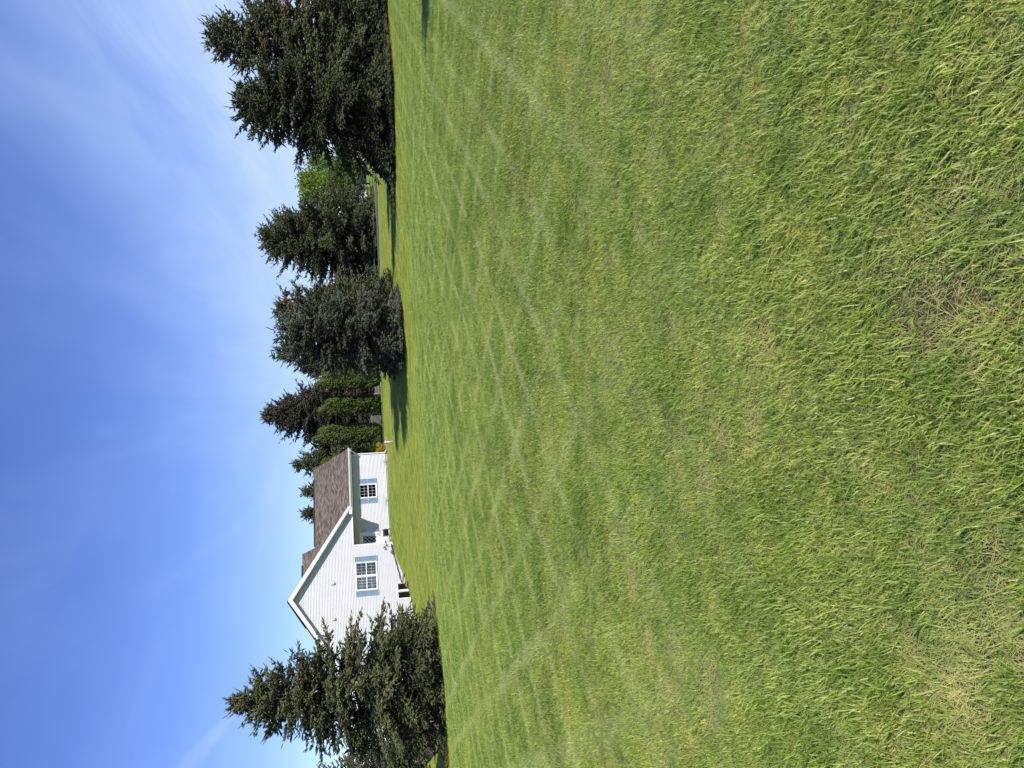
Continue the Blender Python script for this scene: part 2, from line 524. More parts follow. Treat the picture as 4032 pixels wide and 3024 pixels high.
def tag(o, label, cat, group=None):
    o['label'], o['category'] = label, cat
    if group:
        o['group'] = group
    return o


# ------------------------------------------------------------------ the lie of the land
HA = rad(25)
HX = np.array([math.cos(HA), math.sin(HA)])
HY = np.array([-math.sin(HA), math.cos(HA)])


def hw(x, y):
    """house coordinates (x right along the front, y back from the gable wall) to the world"""
    p = HX * (x + 9.91) + HY * (54 + y)
    return float(p[0]), float(p[1])


CP = [(0, -8, 0), (0, 0, 0), (0, 8, 0), (8, 6, 0), (-8, 6, 0), (0, 16, .02), (9, 16, .03), (-7, 15, .02), (-16, 10, -.2), (18, 12, .05),
      (-9, 20.5, 0), (-5, 25, .0), (0, 28, .02), (4, 30, .05), (9, 29, .08), (14, 30, .12), (22, 30, .15),
      (-10.5, 26, -.42), (-6, 31, -.32), (-1, 35, -.08), (3, 36, .12), (13, 36, .2),
      (-12, 30, -.48), (-15, 33, -.60), (-17, 36.5, -.55), (-19.6, 39.5, .15), (-24, 36, .1), (-24, 44, .6), (-20, 47, .45),
      (-3.1, 46, .53), (4, 48, .45), (16, 50, .45), (28, 50, .5), (-6, 40, .0), (-10, 40, -.25), (-13, 42, -.22),
      (0, 62, .68), (12, 68, .58), (26, 64, .6), (-3, 76, .74), (10, 84, .66), (32, 100, .8), (34, 126, .85), (-10, 88, .8), (-40, 70, .8), (60, 70, .7), (50, 20, .2), (-45, 20, 0), (60, 130, .9), (-40, 130, .9), (0, 130, .85), (0, -40, 0), (40, -30, 0), (-40, -30, 0)]
for x, y, z in [(10.7, 1.2, .72), (5, .8, .78), (3.3, -.3, .74), (1.9, -.3, .42), (.6, -.3, -.02), (-.7, -.3, -.34), (-3, -.3, -.3), (-6, -.3, .2), (0, 14, .7), (10, 10, .8), (7, -4, .52), (2.5, -4, .28), (0, -5, -.20), (-4, -6, -.2)]:
    a, b = hw(x, y)
    CP.append((a, b, z))
CP = np.array(CP, dtype=float)


def _tps(r2):
    return 0.5 * r2 * np.log(r2 + 1e-9)


_n = len(CP)
_d2 = ((CP[:, None, :2] - CP[None, :, :2]) ** 2).sum(-1) / 400.0
_A = np.zeros((_n + 3, _n + 3))
_A[:_n, :_n] = _tps(_d2) + np.eye(_n) * 0.002
_A[:_n, _n] = 1
_A[:_n, _n + 1:] = CP[:, :2] / 20.0
_A[_n:, :_n] = _A[:_n, _n:].T
_w = np.linalg.solve(_A, np.concatenate([CP[:, 2], [0, 0, 0]]))


def ground_z(x, y):
    x = np.asarray(x, dtype=float)
    y = np.asarray(y, dtype=float)
    r = np.hypot(x, y - 50)
    cx, cy = np.clip(x, -60, 75), np.clip(y, -30, 140)
    out = np.full(x.shape, _w[_n]) + _w[_n + 1] * cx / 20 + _w[_n + 2] * cy / 20
    for i in range(_n):
        out = out + _w[i] * _tps(((cx - CP[i, 0]) ** 2 + (cy - CP[i, 1]) ** 2) / 400.0)
    out = np.clip(out, -1.5, 1.3)
    k = np.clip((r - 85) / 60, 0, 1)
    k = k * k * (3 - 2 * k)
    out = out * (1 - k) + 0.85 * k
    # small unevenness of the turf
    out = out + 0.012 * np.sin(x * 1.9 + 1.3 * np.sin(y * 0.9)) * np.cos(y * 1.5 + np.sin(x)) + 0.025 * np.sin(x * .43 + y * .31)
    return out


def gz(x, y):
    return float(ground_z(np.array([x]), np.array([y]))[0])


def axis(lo, hi, step, far):
    a = list(np.arange(lo, hi + 1e-6, step))
    s, p = step, hi
    right = []
    while p < far:
        s *= 1.35
        p += s
        right.append(p)
    s, p = step, lo
    left = []
    while p > -far:
        s *= 1.35
        p -= s
        left.append(p)
    return np.array(left[::-1] + a + right)


xs, ys = axis(-28, 34, 0.45, 4000), axis(-3, 80, 0.45, 4000)
gx, gy = np.meshgrid(xs, ys)
gzz = ground_z(gx.ravel(), gy.ravel())
V = np.stack([gx.ravel(), gy.ravel(), gzz], 1)
nx, ny = len(xs), len(ys)
ii = (np.arange(ny - 1)[:, None] * nx + np.arange(nx - 1)[None, :]).ravel()
T = np.concatenate([np.stack([ii, ii + 1, ii + nx + 1], 1), np.stack([ii, ii + nx + 1, ii + nx], 1)])
ground = tri_mesh('ground', V, T, M['ground'])
ground.data.polygons.foreach_set('use_smooth', [True] * len(ground.data.polygons))
ground['kind'] = 'structure'

# road across the back: follows the land, 12 mm proud of it
ROAD_A, ROAD_B, ROAD_W = np.array([-22.0, 83.0]), np.array([62.0, 30.5]), 4.6
rd = (ROAD_B - ROAD_A) / np.linalg.norm(ROAD_B - ROAD_A)
rn = np.array([-rd[1], rd[0]])
mb = MB()
L = np.linalg.norm(ROAD_B - ROAD_A)
K = 150
for i in range(K + 1):
    for j in range(7):
        p = ROAD_A + rd * L * i / K + rn * (j / 6 - .5) * ROAD_W
        mb.v.append((p[0], p[1], gz(*p) + 0.05))
for i in range(K):
    for j in range(6):
        a = i * 7 + j
        mb.f.append((a, a + 7, a + 8, a + 1))
road = mb.build('road', M['asphalt'], smooth=True)
road['kind'] = 'structure'

# ------------------------------------------------------------------ house
S = 1.08
hx0, hy0 = hw(0, 0)
house = empty('house', (hx0, hy0, 0), HA)
tag(house, 'white sided gabled house with brown shingle roof and blue shutters', 'house')


def siding(mb, zs_intervals, y, face=-1, lap=0.1016, depth=0.029, axis_='x'):
    """zs_intervals: list of (z0, z1, [(a,b),...]); each lap slopes out to its lower edge"""
    for z0, z1, ivs in zs_intervals:
        for a0, b0, a1, b1 in ivs:
            yo, yi = y + face * depth, y
            pts = [(a0, yo, z0), (b0, yo, z0), (b1, yi, z1), (a1, yi, z1)]
            low = [(a0, yi, z0), (b0, yi, z0), (b0, yo, z0), (a0, yo, z0)]
            if axis_ == 'y':
                pts = [(p[1], p[0], p[2]) for p in pts][::-1]
                low = [(p[1], p[0], p[2]) for p in low][::-1]
            if face > 0:
                pts, low = pts[::-1], low[::-1]
            mb.poly(pts)
            mb.poly(low)


def courses(z0, z1, span, holes, lap=0.1016):
    out = []
    n = int(math.ceil((z1 - z0) / lap - 1e-6))
    for i in range(n):
        a, b = z0 + i * lap, min(z0 + (i + 1) * lap, z1)
        l0, r0 = span(a)
        l1, r1 = span(b)
        segs = [(l0, r0, l1, r1)]
        mid = (a + b) / 2
        for hx_0, hx_1, hz0, hz1 in holes:
            if hz0 < mid < hz1:
                new = []
                for s0, e0, s1, e1 in segs:
                    if hx_0 > s0 and hx_1 < e0:
                        new += [(s0, hx_0, s1, hx_0), (hx_1, e0, hx_1, e1)]
                    else:
                        new.append((s0, e0, s1, e1))
                segs = new
        out.append((a, b, [q for q in segs if q[1] > q[0] and q[3] >= q[2]]))
    return out


GW = 5.79                # half width of the gable wall
EAVE = 3.47
SL = 0.672
APZ = 7.85


def gz_under(x):          # underside of the gable roof at x
    return APZ - 0.10 - SL * abs(x)


win_holes = [(.27, 1.225, 1.90, 3.32), (1.255, 2.19, 1.90, 3.32), (-.56, .55, -.35, .57)]


def gspan(z):
    hi = max((APZ - 0.10 - z) / SL, 0.0)
    if z < EAVE - 0.02:
        return (-GW, 3.44)
    return (max(-GW, -hi), min(GW, hi))


SCZ = 6.73
mb = MB()
siding(mb, courses(-0.9, EAVE, lambda z: (-GW, 3.44), win_holes), 0.0)
siding(mb, courses(EAVE, SCZ, gspan, []), 0.0)
sd = mb.build('gable_siding', M['siding'], house)
sd['kind'] = 'stuff'
# fish-scale shingles in the peak
mb = MB()
row, wdt = 0.11, 0.125
z, r_i = SCZ, 0
while z < APZ - 0.25:
    half = (APZ - 0.16 - z) / SL
    n = int(half / wdt) + 1
    for k in range(-n, n + 1):
        cx = k * wdt + (wdt / 2 if r_i % 2 else 0)
        if abs(cx) + wdt / 2 > half:
            continue
        pts = [(cx - wdt * .47, -.004, z + row + .03), (cx - wdt * .47, -.018, z + .045)]
        for q in range(1, 6):
            an = math.pi + math.pi * q / 6
            pts.append((cx + math.cos(an) * wdt * .47, -.021, z + .045 + math.sin(an) * .045))
        pts += [(cx + wdt * .47, -.018, z + .045), (cx + wdt * .47, -.004, z + row + .03)]
        mb.poly(pts)
    z += row
    r_i += 1
mb.poly([(-1.75, 0.004, SCZ - .05), (1.75, 0.004, SCZ - .05), (0, 0.004, APZ - .12)])
sc = mb.build('scalloped_peak', M['siding'], house)
sc['kind'] = 'stuff'
MB().box(-1.62, 1.62, -.028, -.006, SCZ - .035, SCZ + .0).build('peak_band', M['trim'], house)

# garage siding
GY, GX1 = 1.62, 10.74
gholes = [(7.29, 8.36, 1.63, 2.90), (3.66, 4.62, 0.5, 2.98)]
mb = MB()
siding(mb, courses(0.88, 3.46, lambda z: (3.44, GX1), gholes), GY)
sd = mb.build('garage_siding', M['siding'], house)
sd['kind'] = 'stuff'
mb = MB()
siding(mb, courses(-0.9, EAVE, lambda z: (0.02, GY), []), 3.44, face=1, axis_='y')
siding(mb, courses(0.5, 3.46, lambda z: (GY, 9.6), []), GX1, face=1, axis_='y')
siding(mb, courses(3.46, 6.3, lambda z: (5.3 - max(0, (6.35 - z) / .667), 5.3 + max(0, (6.35 - z) / .667)), []), GX1, face=1, axis_='y')
siding(mb, courses(-0.9, EAVE, lambda z: (0.0, 12.0), []), -GW, face=-1, axis_='y')
sd = mb.build('side_siding', M['siding'], house)
sd['kind'] = 'stuff'
MB().box(-GW, GX1, 11.9, 12.0, -.5, 3.5).build('back_wall', M['siding'], house)
MB().box(3.46, GX1 - .02, GY + .01, GY + .2, 0.1, 0.88).build('foundation', M['concrete'], house)
# dim rooms behind the windows
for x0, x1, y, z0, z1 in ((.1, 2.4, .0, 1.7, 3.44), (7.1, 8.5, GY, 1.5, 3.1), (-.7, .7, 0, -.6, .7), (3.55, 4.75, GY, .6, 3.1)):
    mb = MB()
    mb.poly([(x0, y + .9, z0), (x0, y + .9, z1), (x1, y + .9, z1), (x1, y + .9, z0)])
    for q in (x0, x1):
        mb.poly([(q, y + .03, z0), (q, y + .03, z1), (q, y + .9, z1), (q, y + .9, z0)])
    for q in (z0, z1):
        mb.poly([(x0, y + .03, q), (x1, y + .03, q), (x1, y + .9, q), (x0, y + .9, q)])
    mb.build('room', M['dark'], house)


# roofs: courses as thin overlapping wedges, uv in metres for the shingle tabs
def roof(name, e0, e1, r1, r0, parent):
    e0, e1, r1, r0 = map(Vector, (e0, e1, r1, r0))
    n = ((e1 - e0).cross(r0 - e0)).normalized()
    if n.z < 0:
        n = -n
    run = ((r0 - e0) + (r1 - e1)).length / 2
    k = int(run / 0.14)
    me = bpy.data.meshes.new(name)
    vs, fs, uvs = [], [], []
    wl_ = (e1 - e0).length
    for i in range(k):
        a, b = i / k, min((i + 1.12) / k, 1.0)
        A, B = e0.lerp(r0, a) + n * .012, e1.lerp(r1, a) + n * .012
        A2, B2 = e0.lerp(r0, b), e1.lerp(r1, b)
        q = len(vs)
        vs += [A, B, B2, A2, A - n * .012, B - n * .012]
        fs += [(q, q + 1, q + 2, q + 3), (q + 4, q + 5, q + 1, q)]
        uvs += [(0, i * .14 + .002), (wl_, i * .14 + .002), (wl_, i * .14 + .138), (0, i * .14 + .138)] + [(0, i * .14)] * 2 + [(wl_, i * .14)] * 2
    # deck underneath
    q = len(vs)
    vs += [p - n * d for d in (.006, .05) for p in (e0, e1, r1, r0)]
    fs += [(q + 7, q + 6, q + 5, q + 4)] + [(q + j, q + 4 + j, q + 4 + (j + 1) % 4, q + (j + 1) % 4) for j in range(4)]
    uvs += [(0, 0)] * 20
    me.from_pydata([tuple(v) for v in vs], [], fs)
    ul = me.uv_layers.new(name='UVMap')
    ul.data.foreach_set('uv', np.array(uvs, dtype=np.float32).ravel())
    me.materials.append(M['shingle'])
    o = bpy.data.objects.new(name, me)
    C.objects.link(o)
    o.parent = parent
    o['kind'] = 'stuff'
    return o


RX = 6.16
RE = APZ - SL * RX
OH = 0.38
roof('roof_shingles', (RX, -OH, RE), (RX, 12.3, RE), (0, 12.3, APZ), (0, -OH, APZ), house)
roof('roof_shingles', (-RX, 12.3, RE), (-RX, -OH, RE), (0, -OH, APZ), (0, 12.3, APZ), house)
GE, GEZ, GRY, GRZ = 0.97, 3.64, 5.3, 6.50
roof('roof_shingles', (3.6, GE, GEZ), (11.04, GE, GEZ), (11.04, GRY, GRZ), (3.6, GRY, GRZ), house)
roof('roof_shingles', (11.04, 2 * GRY - GE, GEZ), (3.6, 2 * GRY - GE, GEZ), (3.6, GRY, GRZ), (11.04, GRY, GRZ), house)
MRY, MRZ = 7.0, 7.60
roof('roof_shingles', (0.5, GE, GEZ), (4.8, GE, GEZ), (4.8, MRY, MRZ), (0.5, MRY, MRZ), house)
roof('roof_shingles', (4.8, 12.2, 4.1), (0.5, 12.2, 4.1), (0.5, MRY, MRZ), (4.8, MRY, MRZ), house)
MB().box(4.9, 10.2, GRY - .10, GRY + .10, GRZ - .01, GRZ + .055).build('ridge_vent', M['ridge'], house)
MB().box(1.0, 3.9, MRY - .10, MRY + .10, MRZ - .01, MRZ + .055).build('ridge_vent', M['ridge'], house)
MB().box(-.09, .09, -.2, 12, APZ - .02, APZ + .04).build('ridge_vent', M['ridge'], house)
mb = MB()
mb.poly([(4.78, 1.2, 3.8), (4.78, 12, 4.1), (4.78, MRY, MRZ - .05)])
mb.build('upper_side_wall', M['siding'], house)

# rake boards, soffits, eave return
for sgn in (1, -1):
    mb = MB()
    x1, zt = sgn * RX, RE
    dz = 0.27
    y0, y1 = -OH - .03, -OH + .0
    b = [(0, y0, APZ - dz - .06), (x1, y0, zt - dz + .02), (x1, y1, zt - dz + .02), (0, y1, APZ - dz - .06)]
    t = [(0, y0, APZ - .015), (x1, y0, zt - .015), (x1, y1, zt - .015), (0, y1, APZ - .015)]
    mb.hexa(b, t)
    mb.build('rake_board', M['trim'], house)
    mb = MB()
    b = [(0, -OH, APZ - .30), (sgn * 5.95, -OH, APZ - .30 - SL * 5.95), (sgn * 5.95, .02, APZ - .30 - SL * 5.95), (0, .02, APZ - .30)]
    t = [(p[0], p[1], p[2] + .02) for p in b]
    mb.hexa(b, t)
    mb.build('rake_soffit', M['trim'], house)
    mb = MB()
    mb.box(min(sgn * 5.60, sgn * 6.14), max(sgn * 5.60, sgn * 6.14), -OH + .002, GY * 0 + .03, RE - .27, RE - .06)
    mb.build('eave_return', M['trim'], house)
MB().box(3.44, 6.10, .032, GY - .01, EAVE - .035, EAVE - .01).build('porch_soffit', M['trim'], house)
MB().box(6.102, 11.02, GE + .02, GY - .004, EAVE - .03, EAVE - .005).build('garage_soffit', M['trim'], house)
MB().box(3.44, 5.62, -.03, .03, EAVE - .06, EAVE + .02).build('porch_beam', M['trim'], house)
MB().box(6.2, 11.03, GE - .005, GE + .018, EAVE - .05, GEZ - .03).build('fascia', M['trim'], house)
# gutter: an open trough
mb = MB()
prof = [(GE - .008, GEZ - .02), (GE - .008, GEZ - .13), (GE - .085, GEZ - .13), (GE - .115, GEZ - .07), (GE - .125, GEZ - .01)]
for (ya, za_), (yb, zb) in zip(prof[:-1], prof[1:]):
    mb.bar((6.2, ya, za_), (6.2, ya, za_ + 1e-4), .001, .001)
    del mb.v[-8:], mb.f[-6:]
    d = Vector((0, yb - ya, zb - za_)).normalized()
    nn = Vector((0, -d.z, d.y)) * .004
    b = [Vector((6.25, ya, za_)), Vector((11.06, ya, za_)), Vector((11.06, ya, za_)) + nn, Vector((6.25, ya, za_)) + nn]
    t = [Vector((6.25, yb, zb)), Vector((11.06, yb, zb)), Vector((11.06, yb, zb)) + nn, Vector((6.25, yb, zb)) + nn]
    mb.hexa(b, t)
mb.build('gutter', M['trim'], house)
mb = MB()
mb.bar((10.86, GE - .06, GEZ - .12), (10.86, GE - .06, GEZ - .24), .075, .06)
mb.bar((10.86, GE - .06, GEZ - .22), (10.76, GY - .07, GEZ - .62), .075, .06)
mb.bar((10.76, GY - .07, GEZ - .58), (10.76, GY - .07, .86), .085, .065)
mb.bar((10.76, GY - .07, .90), (10.80, GY - .42, .80), .085, .065)
mb.build('downspout', M['trim'], house)
MB().box(GX1 - .10, GX1 + .018, GY - .022, GY + .1, .86, 3.45).build('corner_trim', M['trim'], house)
MB().box(3.34, 3.462, -.024, .12, .45, EAVE - .06).build('corner_trim', M['trim'], house)


def window(x0, x1, y, z0, z1, units, cols, rows, glass, curtain, house_=house, two_sash=True):
    w = MB()
    fw = .06
    ys_, ye = y - .045, y + .03
    w.box(x0 - .02, x0 + fw - .01, ys_, ye, z0 - .02, z1 + .02)
    w.box(x1 - fw + .01, x1 + .02, ys_, ye, z0 - .02, z1 + .02)
    w.box(x0 + fw - .01, x1 - fw + .01, ys_, ye, z1 - fw + .01, z1 + .02)
    w.box(x0 + fw - .01, x1 - fw + .01, ys_ - .015, ye, z0 - .02, z0 + fw)
    uw = (x1 - x0) / units
    for u in range(1, units):
        xm = x0 + u * uw
        w.box(xm - .05, xm + .05, ys_, ye, z0 + fw, z1 - fw + .01)
    win = w.build('window', M['trim'], house_)
    for u in range(units):
        a = x0 + u * uw + (.05 if u == 0 else .055)
        b = x0 + (u + 1) * uw - (.05 if u == units - 1 else .055)
        zb, zt = z0 + fw + .0, z1 - fw + .01
        zm = (zb + zt) / 2
        sashes = [(zb, zm, y - .012), (zm, zt, y + .004)] if two_sash else [(zb, zt, y)]
        for sb, stp, yy in sashes:
            f = MB()
            t_ = .03
            f.box(a, a + t_, yy - .012, yy + .01, sb, stp)
            f.box(b - t_, b, yy - .012, yy + .01, sb, stp)
            f.box(a + t_, b - t_, yy - .012, yy + .01, sb, sb + t_)
            f.box(a + t_, b - t_, yy - .012, yy + .01, stp - t_, stp)
            cw, rh = (b - a - 2 * t_) / cols, (stp - sb - 2 * t_) / rows
            for k in range(1, cols):
                f.box(a + t_ + k * cw - .006, a + t_ + k * cw + .006, yy - .008, yy + .004, sb + t_, stp - t_)
            for k in range(1, rows):
                f.box(a + t_, b - t_, yy - .0085, yy + .0045, sb + t_ + k * rh - .006, sb + t_ + k * rh + .006)
            f.build('sash', M['trim'], win)
            for c in range(cols):
                for r in range(rows):
                    px0, pz0 = a + t_ + c * cw + .006, sb + t_ + r * rh + .006
                    MB().box(px0, px0 + cw - .012, yy + .0, yy + .003, pz0, pz0 + rh - .012).build('pane', glass, win)
        if curtain:
            for s0, s1 in ((a, a + (b - a) * .47), (a + (b - a) * .5, b)):
                c_ = MB()
                n = 40
                for k in range(n + 1):
                    xx = s0 + (s1 - s0) * k / n
                    yy = y + .16 + .022 * math.sin(k * 1.15) + .008 * math.sin(k * 2.9)
                    c_.v += [(xx, yy, z0 + .03), (xx, yy + .01, z1 - .10 - .17 * (u % 1))]
                for k in range(n):
                    c_.f.append((2 * k, 2 * k + 2, 2 * k + 3, 2 * k + 1))
                c_.build('curtain', M['curtain'], win)
    return win


def shutter(x0, x1, y, z0, z1):
    s = MB()
    yo, yi = y - .055, y - .018
    t_ = .045
    s.box(x0, x0 + t_, yo, yi, z0, z1)
    s.box(x1 - t_, x1, yo, yi, z0, z1)
    zm = (z0 + z1) / 2
    for a, b in ((z0, z0 + .06), (zm - .03, zm + .03), (z1 - .06, z1)):
        s.box(x0 + t_, x1 - t_, yo, yi, a, b)
    sh = s.build('shutter', M['shutter'], house)
    lv = MB()
    z = z0 + .075
    while z < z1 - .075:
        if abs(z - zm) > .045:
            lv.poly([(x0 + t_, yo + .008, z - .014), (x1 - t_, yo + .008, z - .014), (x1 - t_, yi - .004, z + .016), (x0 + t_, yi - .004, z + .016)])
        z += .030
    lv.poly([(x0 + t_, yi - .002, z0 + .06), (x1 - t_, yi - .002, z0 + .06), (x1 - t_, yi - .002, z1 - .06), (x0 + t_, yi - .002, z1 - .06)])
    lv.build('louvres', M['shutter'], sh)


window(.27, 2.19, 0, 1.88, 3.34, 2, 4, 2, M['glass_clear'], True)['label'] = 'double white window with pale curtains in the gable'
shutter(-.13, .245, 0, 1.84, 3.38)
shutter(2.215, 2.59, 0, 1.84, 3.38)
window(7.29, 8.36, GY, 1.63, 2.91, 1, 4, 2, M['glass'], False)['label'] = 'single white window with dark panes in the garage wall'
shutter(6.88, 7.265, GY, 1.61, 2.93)
shutter(8.385, 8.77, GY, 1.61, 2.93)
window(-.57, .56, 0, -.34, .58, 2, 1, 1, M['glass'], False, two_sash=False)['label'] = 'low basement window at the grass line'

# door
d = MB()
d.box(3.68, 4.52, GY - .012, GY + .03, .92, 1.84).box(3.68, 4.52, GY - .012, GY + .03, 2.80, 2.93)
d.box(3.68, 3.90, GY - .012, GY + .03, 1.84, 2.80).box(4.44, 4.52, GY - .012, GY + .03, 1.84, 2.80)
door = d.build('door', M['trim'], house)
f = MB()
f.box(3.545, 3.675, GY - .05, GY + .04, .88, 3.02).box(4.525, 4.68, GY - .05, GY + .04, .88, 3.02).box(3.675, 4.525, GY - .05, GY + .04, 2.94, 3.02)
f.build('door_frame', M['trim'], door)
f = MB()
f.box(3.88, 3.925, GY - .03, GY - .013, 1.82, 2.82).box(4.42, 4.465, GY - .03, GY - .013, 1.82, 2.82)
f.box(3.925, 4.42, GY - .03, GY - .013, 1.82, 1.865).box(3.925, 4.42, GY - .03, GY - .013, 2.775, 2.82)
x0, x1, z0, z1 = 3.925, 4.42, 1.865, 2.775
cw, ch = (x1 - x0) / 2, (z1 - z0) / 3
for sgn in (1, -1):
    for k in range(-1, 4):
        p = []
        for s_ in np.linspace(0, 1, 201):       # clip each diagonal to the opening
            xx = x0 + s_ * (x1 - x0)
            zz = z0 + (k * ch) + (s_ if sgn > 0 else 1 - s_) * 2 * ch
            if z0 <= zz <= z1:
                p.append((xx, zz))
        if len(p) > 4:
            f.bar((p[0][0], GY - .02 + .003 * sgn, p[0][1]), (p[-1][0], GY - .02 + .003 * sgn, p[-1][1]), .012, .022, up=(0, 0, 1))
f.build('diamond_grille', M['trim'], door)
MB().box(3.92, 4.43, GY - .002, GY + .004, 1.86, 2.78).build('pane', M['glass'], door)
mb = MB()
mb.tube([(4.47, GY - .012, 1.72), (4.47, GY - .045, 1.72), (4.47, GY - .06, 1.72), (4.47, GY - .085, 1.72), (4.47, GY - .095, 1.72)], [.022, .016, .03, .03, .012], 10)
mb.build('door_knob', M['brass'], door)
MB().box(3.6, 4.62, GY - .35, GY - .05, .72, .86).build('door_step', M['concrete'], house)

# porch lamp beside the door, two gable lamps
mb = MB()
mb.box(4.86, 4.96, GY - .03, GY - .016, 2.70, 2.86)
mb.tube([(4.91, GY - .03, 2.82), (4.91, GY - .10, 2.86), (4.91, GY - .15, 2.82)], .014, 6)
mb.tube([(4.91, GY - .15, 2.83), (4.91, GY - .15, 2.79), (4.91, GY - .15, 2.63), (4.91, GY - .15, 2.60)], [.03, .075, .06, .02], 8)
mb.build('wall_lamp', M['pale_plastic'], house)
for x in (.92, -1.45):
    mb = MB()
    mb.box(x - .10, x + .10, -.05, -.016, 4.82, 5.0)
    mb.hexa([(x - .07, -.05, 4.84), (x + .07, -.05, 4.84), (x + .07, -.05, 4.98), (x - .07, -.05, 4.98)], [(x - .085, -.13, 4.80), (x + .085, -.13, 4.80), (x + .085, -.10, 4.97), (x - .085, -.10, 4.97)])
    mb.build('gable_lamp', M['pale_plastic'], house)

# ------------------------------------------------------------------ things round the house


def on_house(name, x, y, label, cat, group=None, rz=0.0):
    wx, wy = hw(x, y)
    return tag(empty(name, (wx, wy, gz(wx, wy)), HA + rz), label, cat, group)


# hose reel
hr = on_house('hose_reel', 4.28, .55, 'black hose reel cart with pale handle standing before the door', 'hose reel', rz=rad(-12))
mb = MB()
for sx in (-.26, .26):
    mb.tube([(sx, .18, .03), (sx, .02, .45), (sx, -.16, .03)], .018, 6)
mb.bar((-.26, .18, .03), (.26, .18, .03), .03, .03).bar((-.26, -.16, .03), (.26, -.16, .03), .03, .03)
mb.build('stand', M['black'], hr)
for sx in (-.21, .21):
    MB().tube([(sx - .012, 0, .36), (sx + .012, 0, .36)], .25, 20).build('reel_flange', M['black'], hr)
mb = MB()
for k in range(9):
    x = -.17 + k * .0425
    mb.tube([(x + .0 * math.cos(w), math.cos(w) * .185, .36 + math.sin(w) * .185) for w in np.linspace(0, 2 * math.pi, 19)], .021, 6)
mb.build('hose_coil', M['rubber'], hr)
mb = MB()
for sx in (-.25, .25):
    mb.tube([(sx, .05, .42), (sx, .22, .95)], .016, 6)
mb.tube([(-.25, .22, .95), (-.25, .24, 1.0), (.25, .24, 1.0), (.25, .22, .95)], .02, 6)
mb.box(-.20, .20, .12, .17, .70, .84)
mb.build('handle', M['pale_plastic'], hr)
mb = MB()
mb.tube([(.27, 0, .36), (.34, 0, .36), (.34, .0, .50), (.42, 0, .50)], .014, 6)
mb.build('crank', M['pale_plastic'], hr)

# black drain hose lying along the wall
mb = MB()
pts = []
for k in range(26):
    x = 3.30 - k * .11
    wx, wy = hw(x, -.07)
    pts.append((x, -.07 + .012 * math.sin(k * .9), max(gz(wx, wy) + .04, .84 - (3.3 - x) * .205)))
hose = mb.tube(pts, .028, 7).build('drain_hose', M['rubber'])
hose.location, hose.rotation_euler = (hx0, hy0, 0), (0, 0, HA)
tag(hose, 'black hose running down the foot of the white gable wall', 'hose')


def hook(x, y, h, birds, label):
    o = on_house('garden_stake', x, y, label, 'garden ornament', 'wire garden stakes by the gable corner')
    mb = MB()
    mb.tube([(0, 0, -.1), (0, 0, h * .55), (.01, 0, h * .9)], .009, 6)
    mb.build('rod', M['iron'], o)
    mb = MB()
    for b in range(birds):
        dx, dz = (.0, h) if b == 0 else (.13 * (1 if b % 2 else -1), h * (.62 + .12 * b))
        # a flat bird cut-out with wings: body, head, tail, raised wing
        mb.tube([(dx - .11, 0, dz - .03), (dx - .04, .0, dz), (dx + .04, 0, dz + .03), (dx + .09, 0, dz + .07), (dx + .13, 0, dz + .07)], [.004, .032, .04, .026, .004], 7)
        mb.hexa([(dx - .02, -.01, dz + .02), (dx + .05, -.01, dz + .03), (dx + .05, .01, dz + .03), (dx - .02, .01, dz + .02)],
                [(dx - .10, -.05, dz + .13), (dx - .06, -.05, dz + .14), (dx - .06, -.04, dz + .14), (dx - .10, -.04, dz + .13)])
        mb.hexa([(dx - .02, -.01, dz + .01), (dx + .05, -.01, dz + .01), (dx + .05, .01, dz + .01), (dx - .02, .01, dz + .01)],
                [(dx - .06, .07, dz + .10), (dx - .02, .07, dz + .11), (dx - .02, .08, dz + .11), (dx - .06, .08, dz + .10)])
        if b:
            mb.tube([(0, 0, h * .55), (dx * .5, 0, dz - .10), (dx, 0, dz - .03)], .007, 6)
    mb.build('birds', M['iron'], o)


hook(2.98, -.55, .62, 3, 'tall black wire stake of birds in front of the white gable wall')
hook(3.35, -.50, .45, 1, 'short black wire stake with one bird at the gable corner')
o = on_house('garden_stake', 9.6, GY - .3, 'thin white marker stake at the foot of the garage wall', 'stake')
MB().tube([(0, 0, -.05), (0, 0, .34)], .012, 6).build('rod', M['fence'], o)
mb = MB()
mb.hexa([(-.05, -.006, .26), (.05, -.006, .26), (.05, .006, .26), (-.05, .006, .26)], [(-.012, -.006, .36), (.012, -.006, .36), (.012, .006, .36), (-.012, .006, .36)])
mb.build('marker', M['fence'], o)

# pavers by the basement window
rng = random.Random(4)
pv = [(.98, -.72, 0, 8), (.86, -.66, .06, -5), (.62, -.86, 0, 20), (.40, -.95, 0, 4), (.74, -.80, .125, 12)]
lab = ['lowest', 'long', 'leaning', 'end', 'top']
for i, (x, y, dz, rz) in enumerate(pv):
    wx, wy = hw(x, y)
    mb = MB()
    w, dpt, hh = .36 + .06 * rng.random(), .15, .055
    e = .008
    mb.hexa([(-w, -dpt, 0), (w, -dpt, 0), (w, dpt, 0), (-w, dpt, 0)], [(-w, -dpt, hh), (w, -dpt, hh), (w, dpt, hh), (-w, dpt, hh)])
    mb.hexa([(-w, -dpt, hh), (w, -dpt, hh), (w, dpt, hh), (-w, dpt, hh)], [(-w + e, -dpt + e, hh + e), (w - e, -dpt + e, hh + e), (w - e, dpt - e, hh + e), (-w + e, dpt - e, hh + e)])
    o = mb.build('paver', M['paver'])
    o.location, o.rotation_euler = (wx, wy, gz(wx, wy) + dz + .02), (rad(-6), rad(9), HA + rad(rz))
    tag(o, 'terracotta paver in the loose pile beside the basement window', 'paver', 'loose pavers beside the basement window')

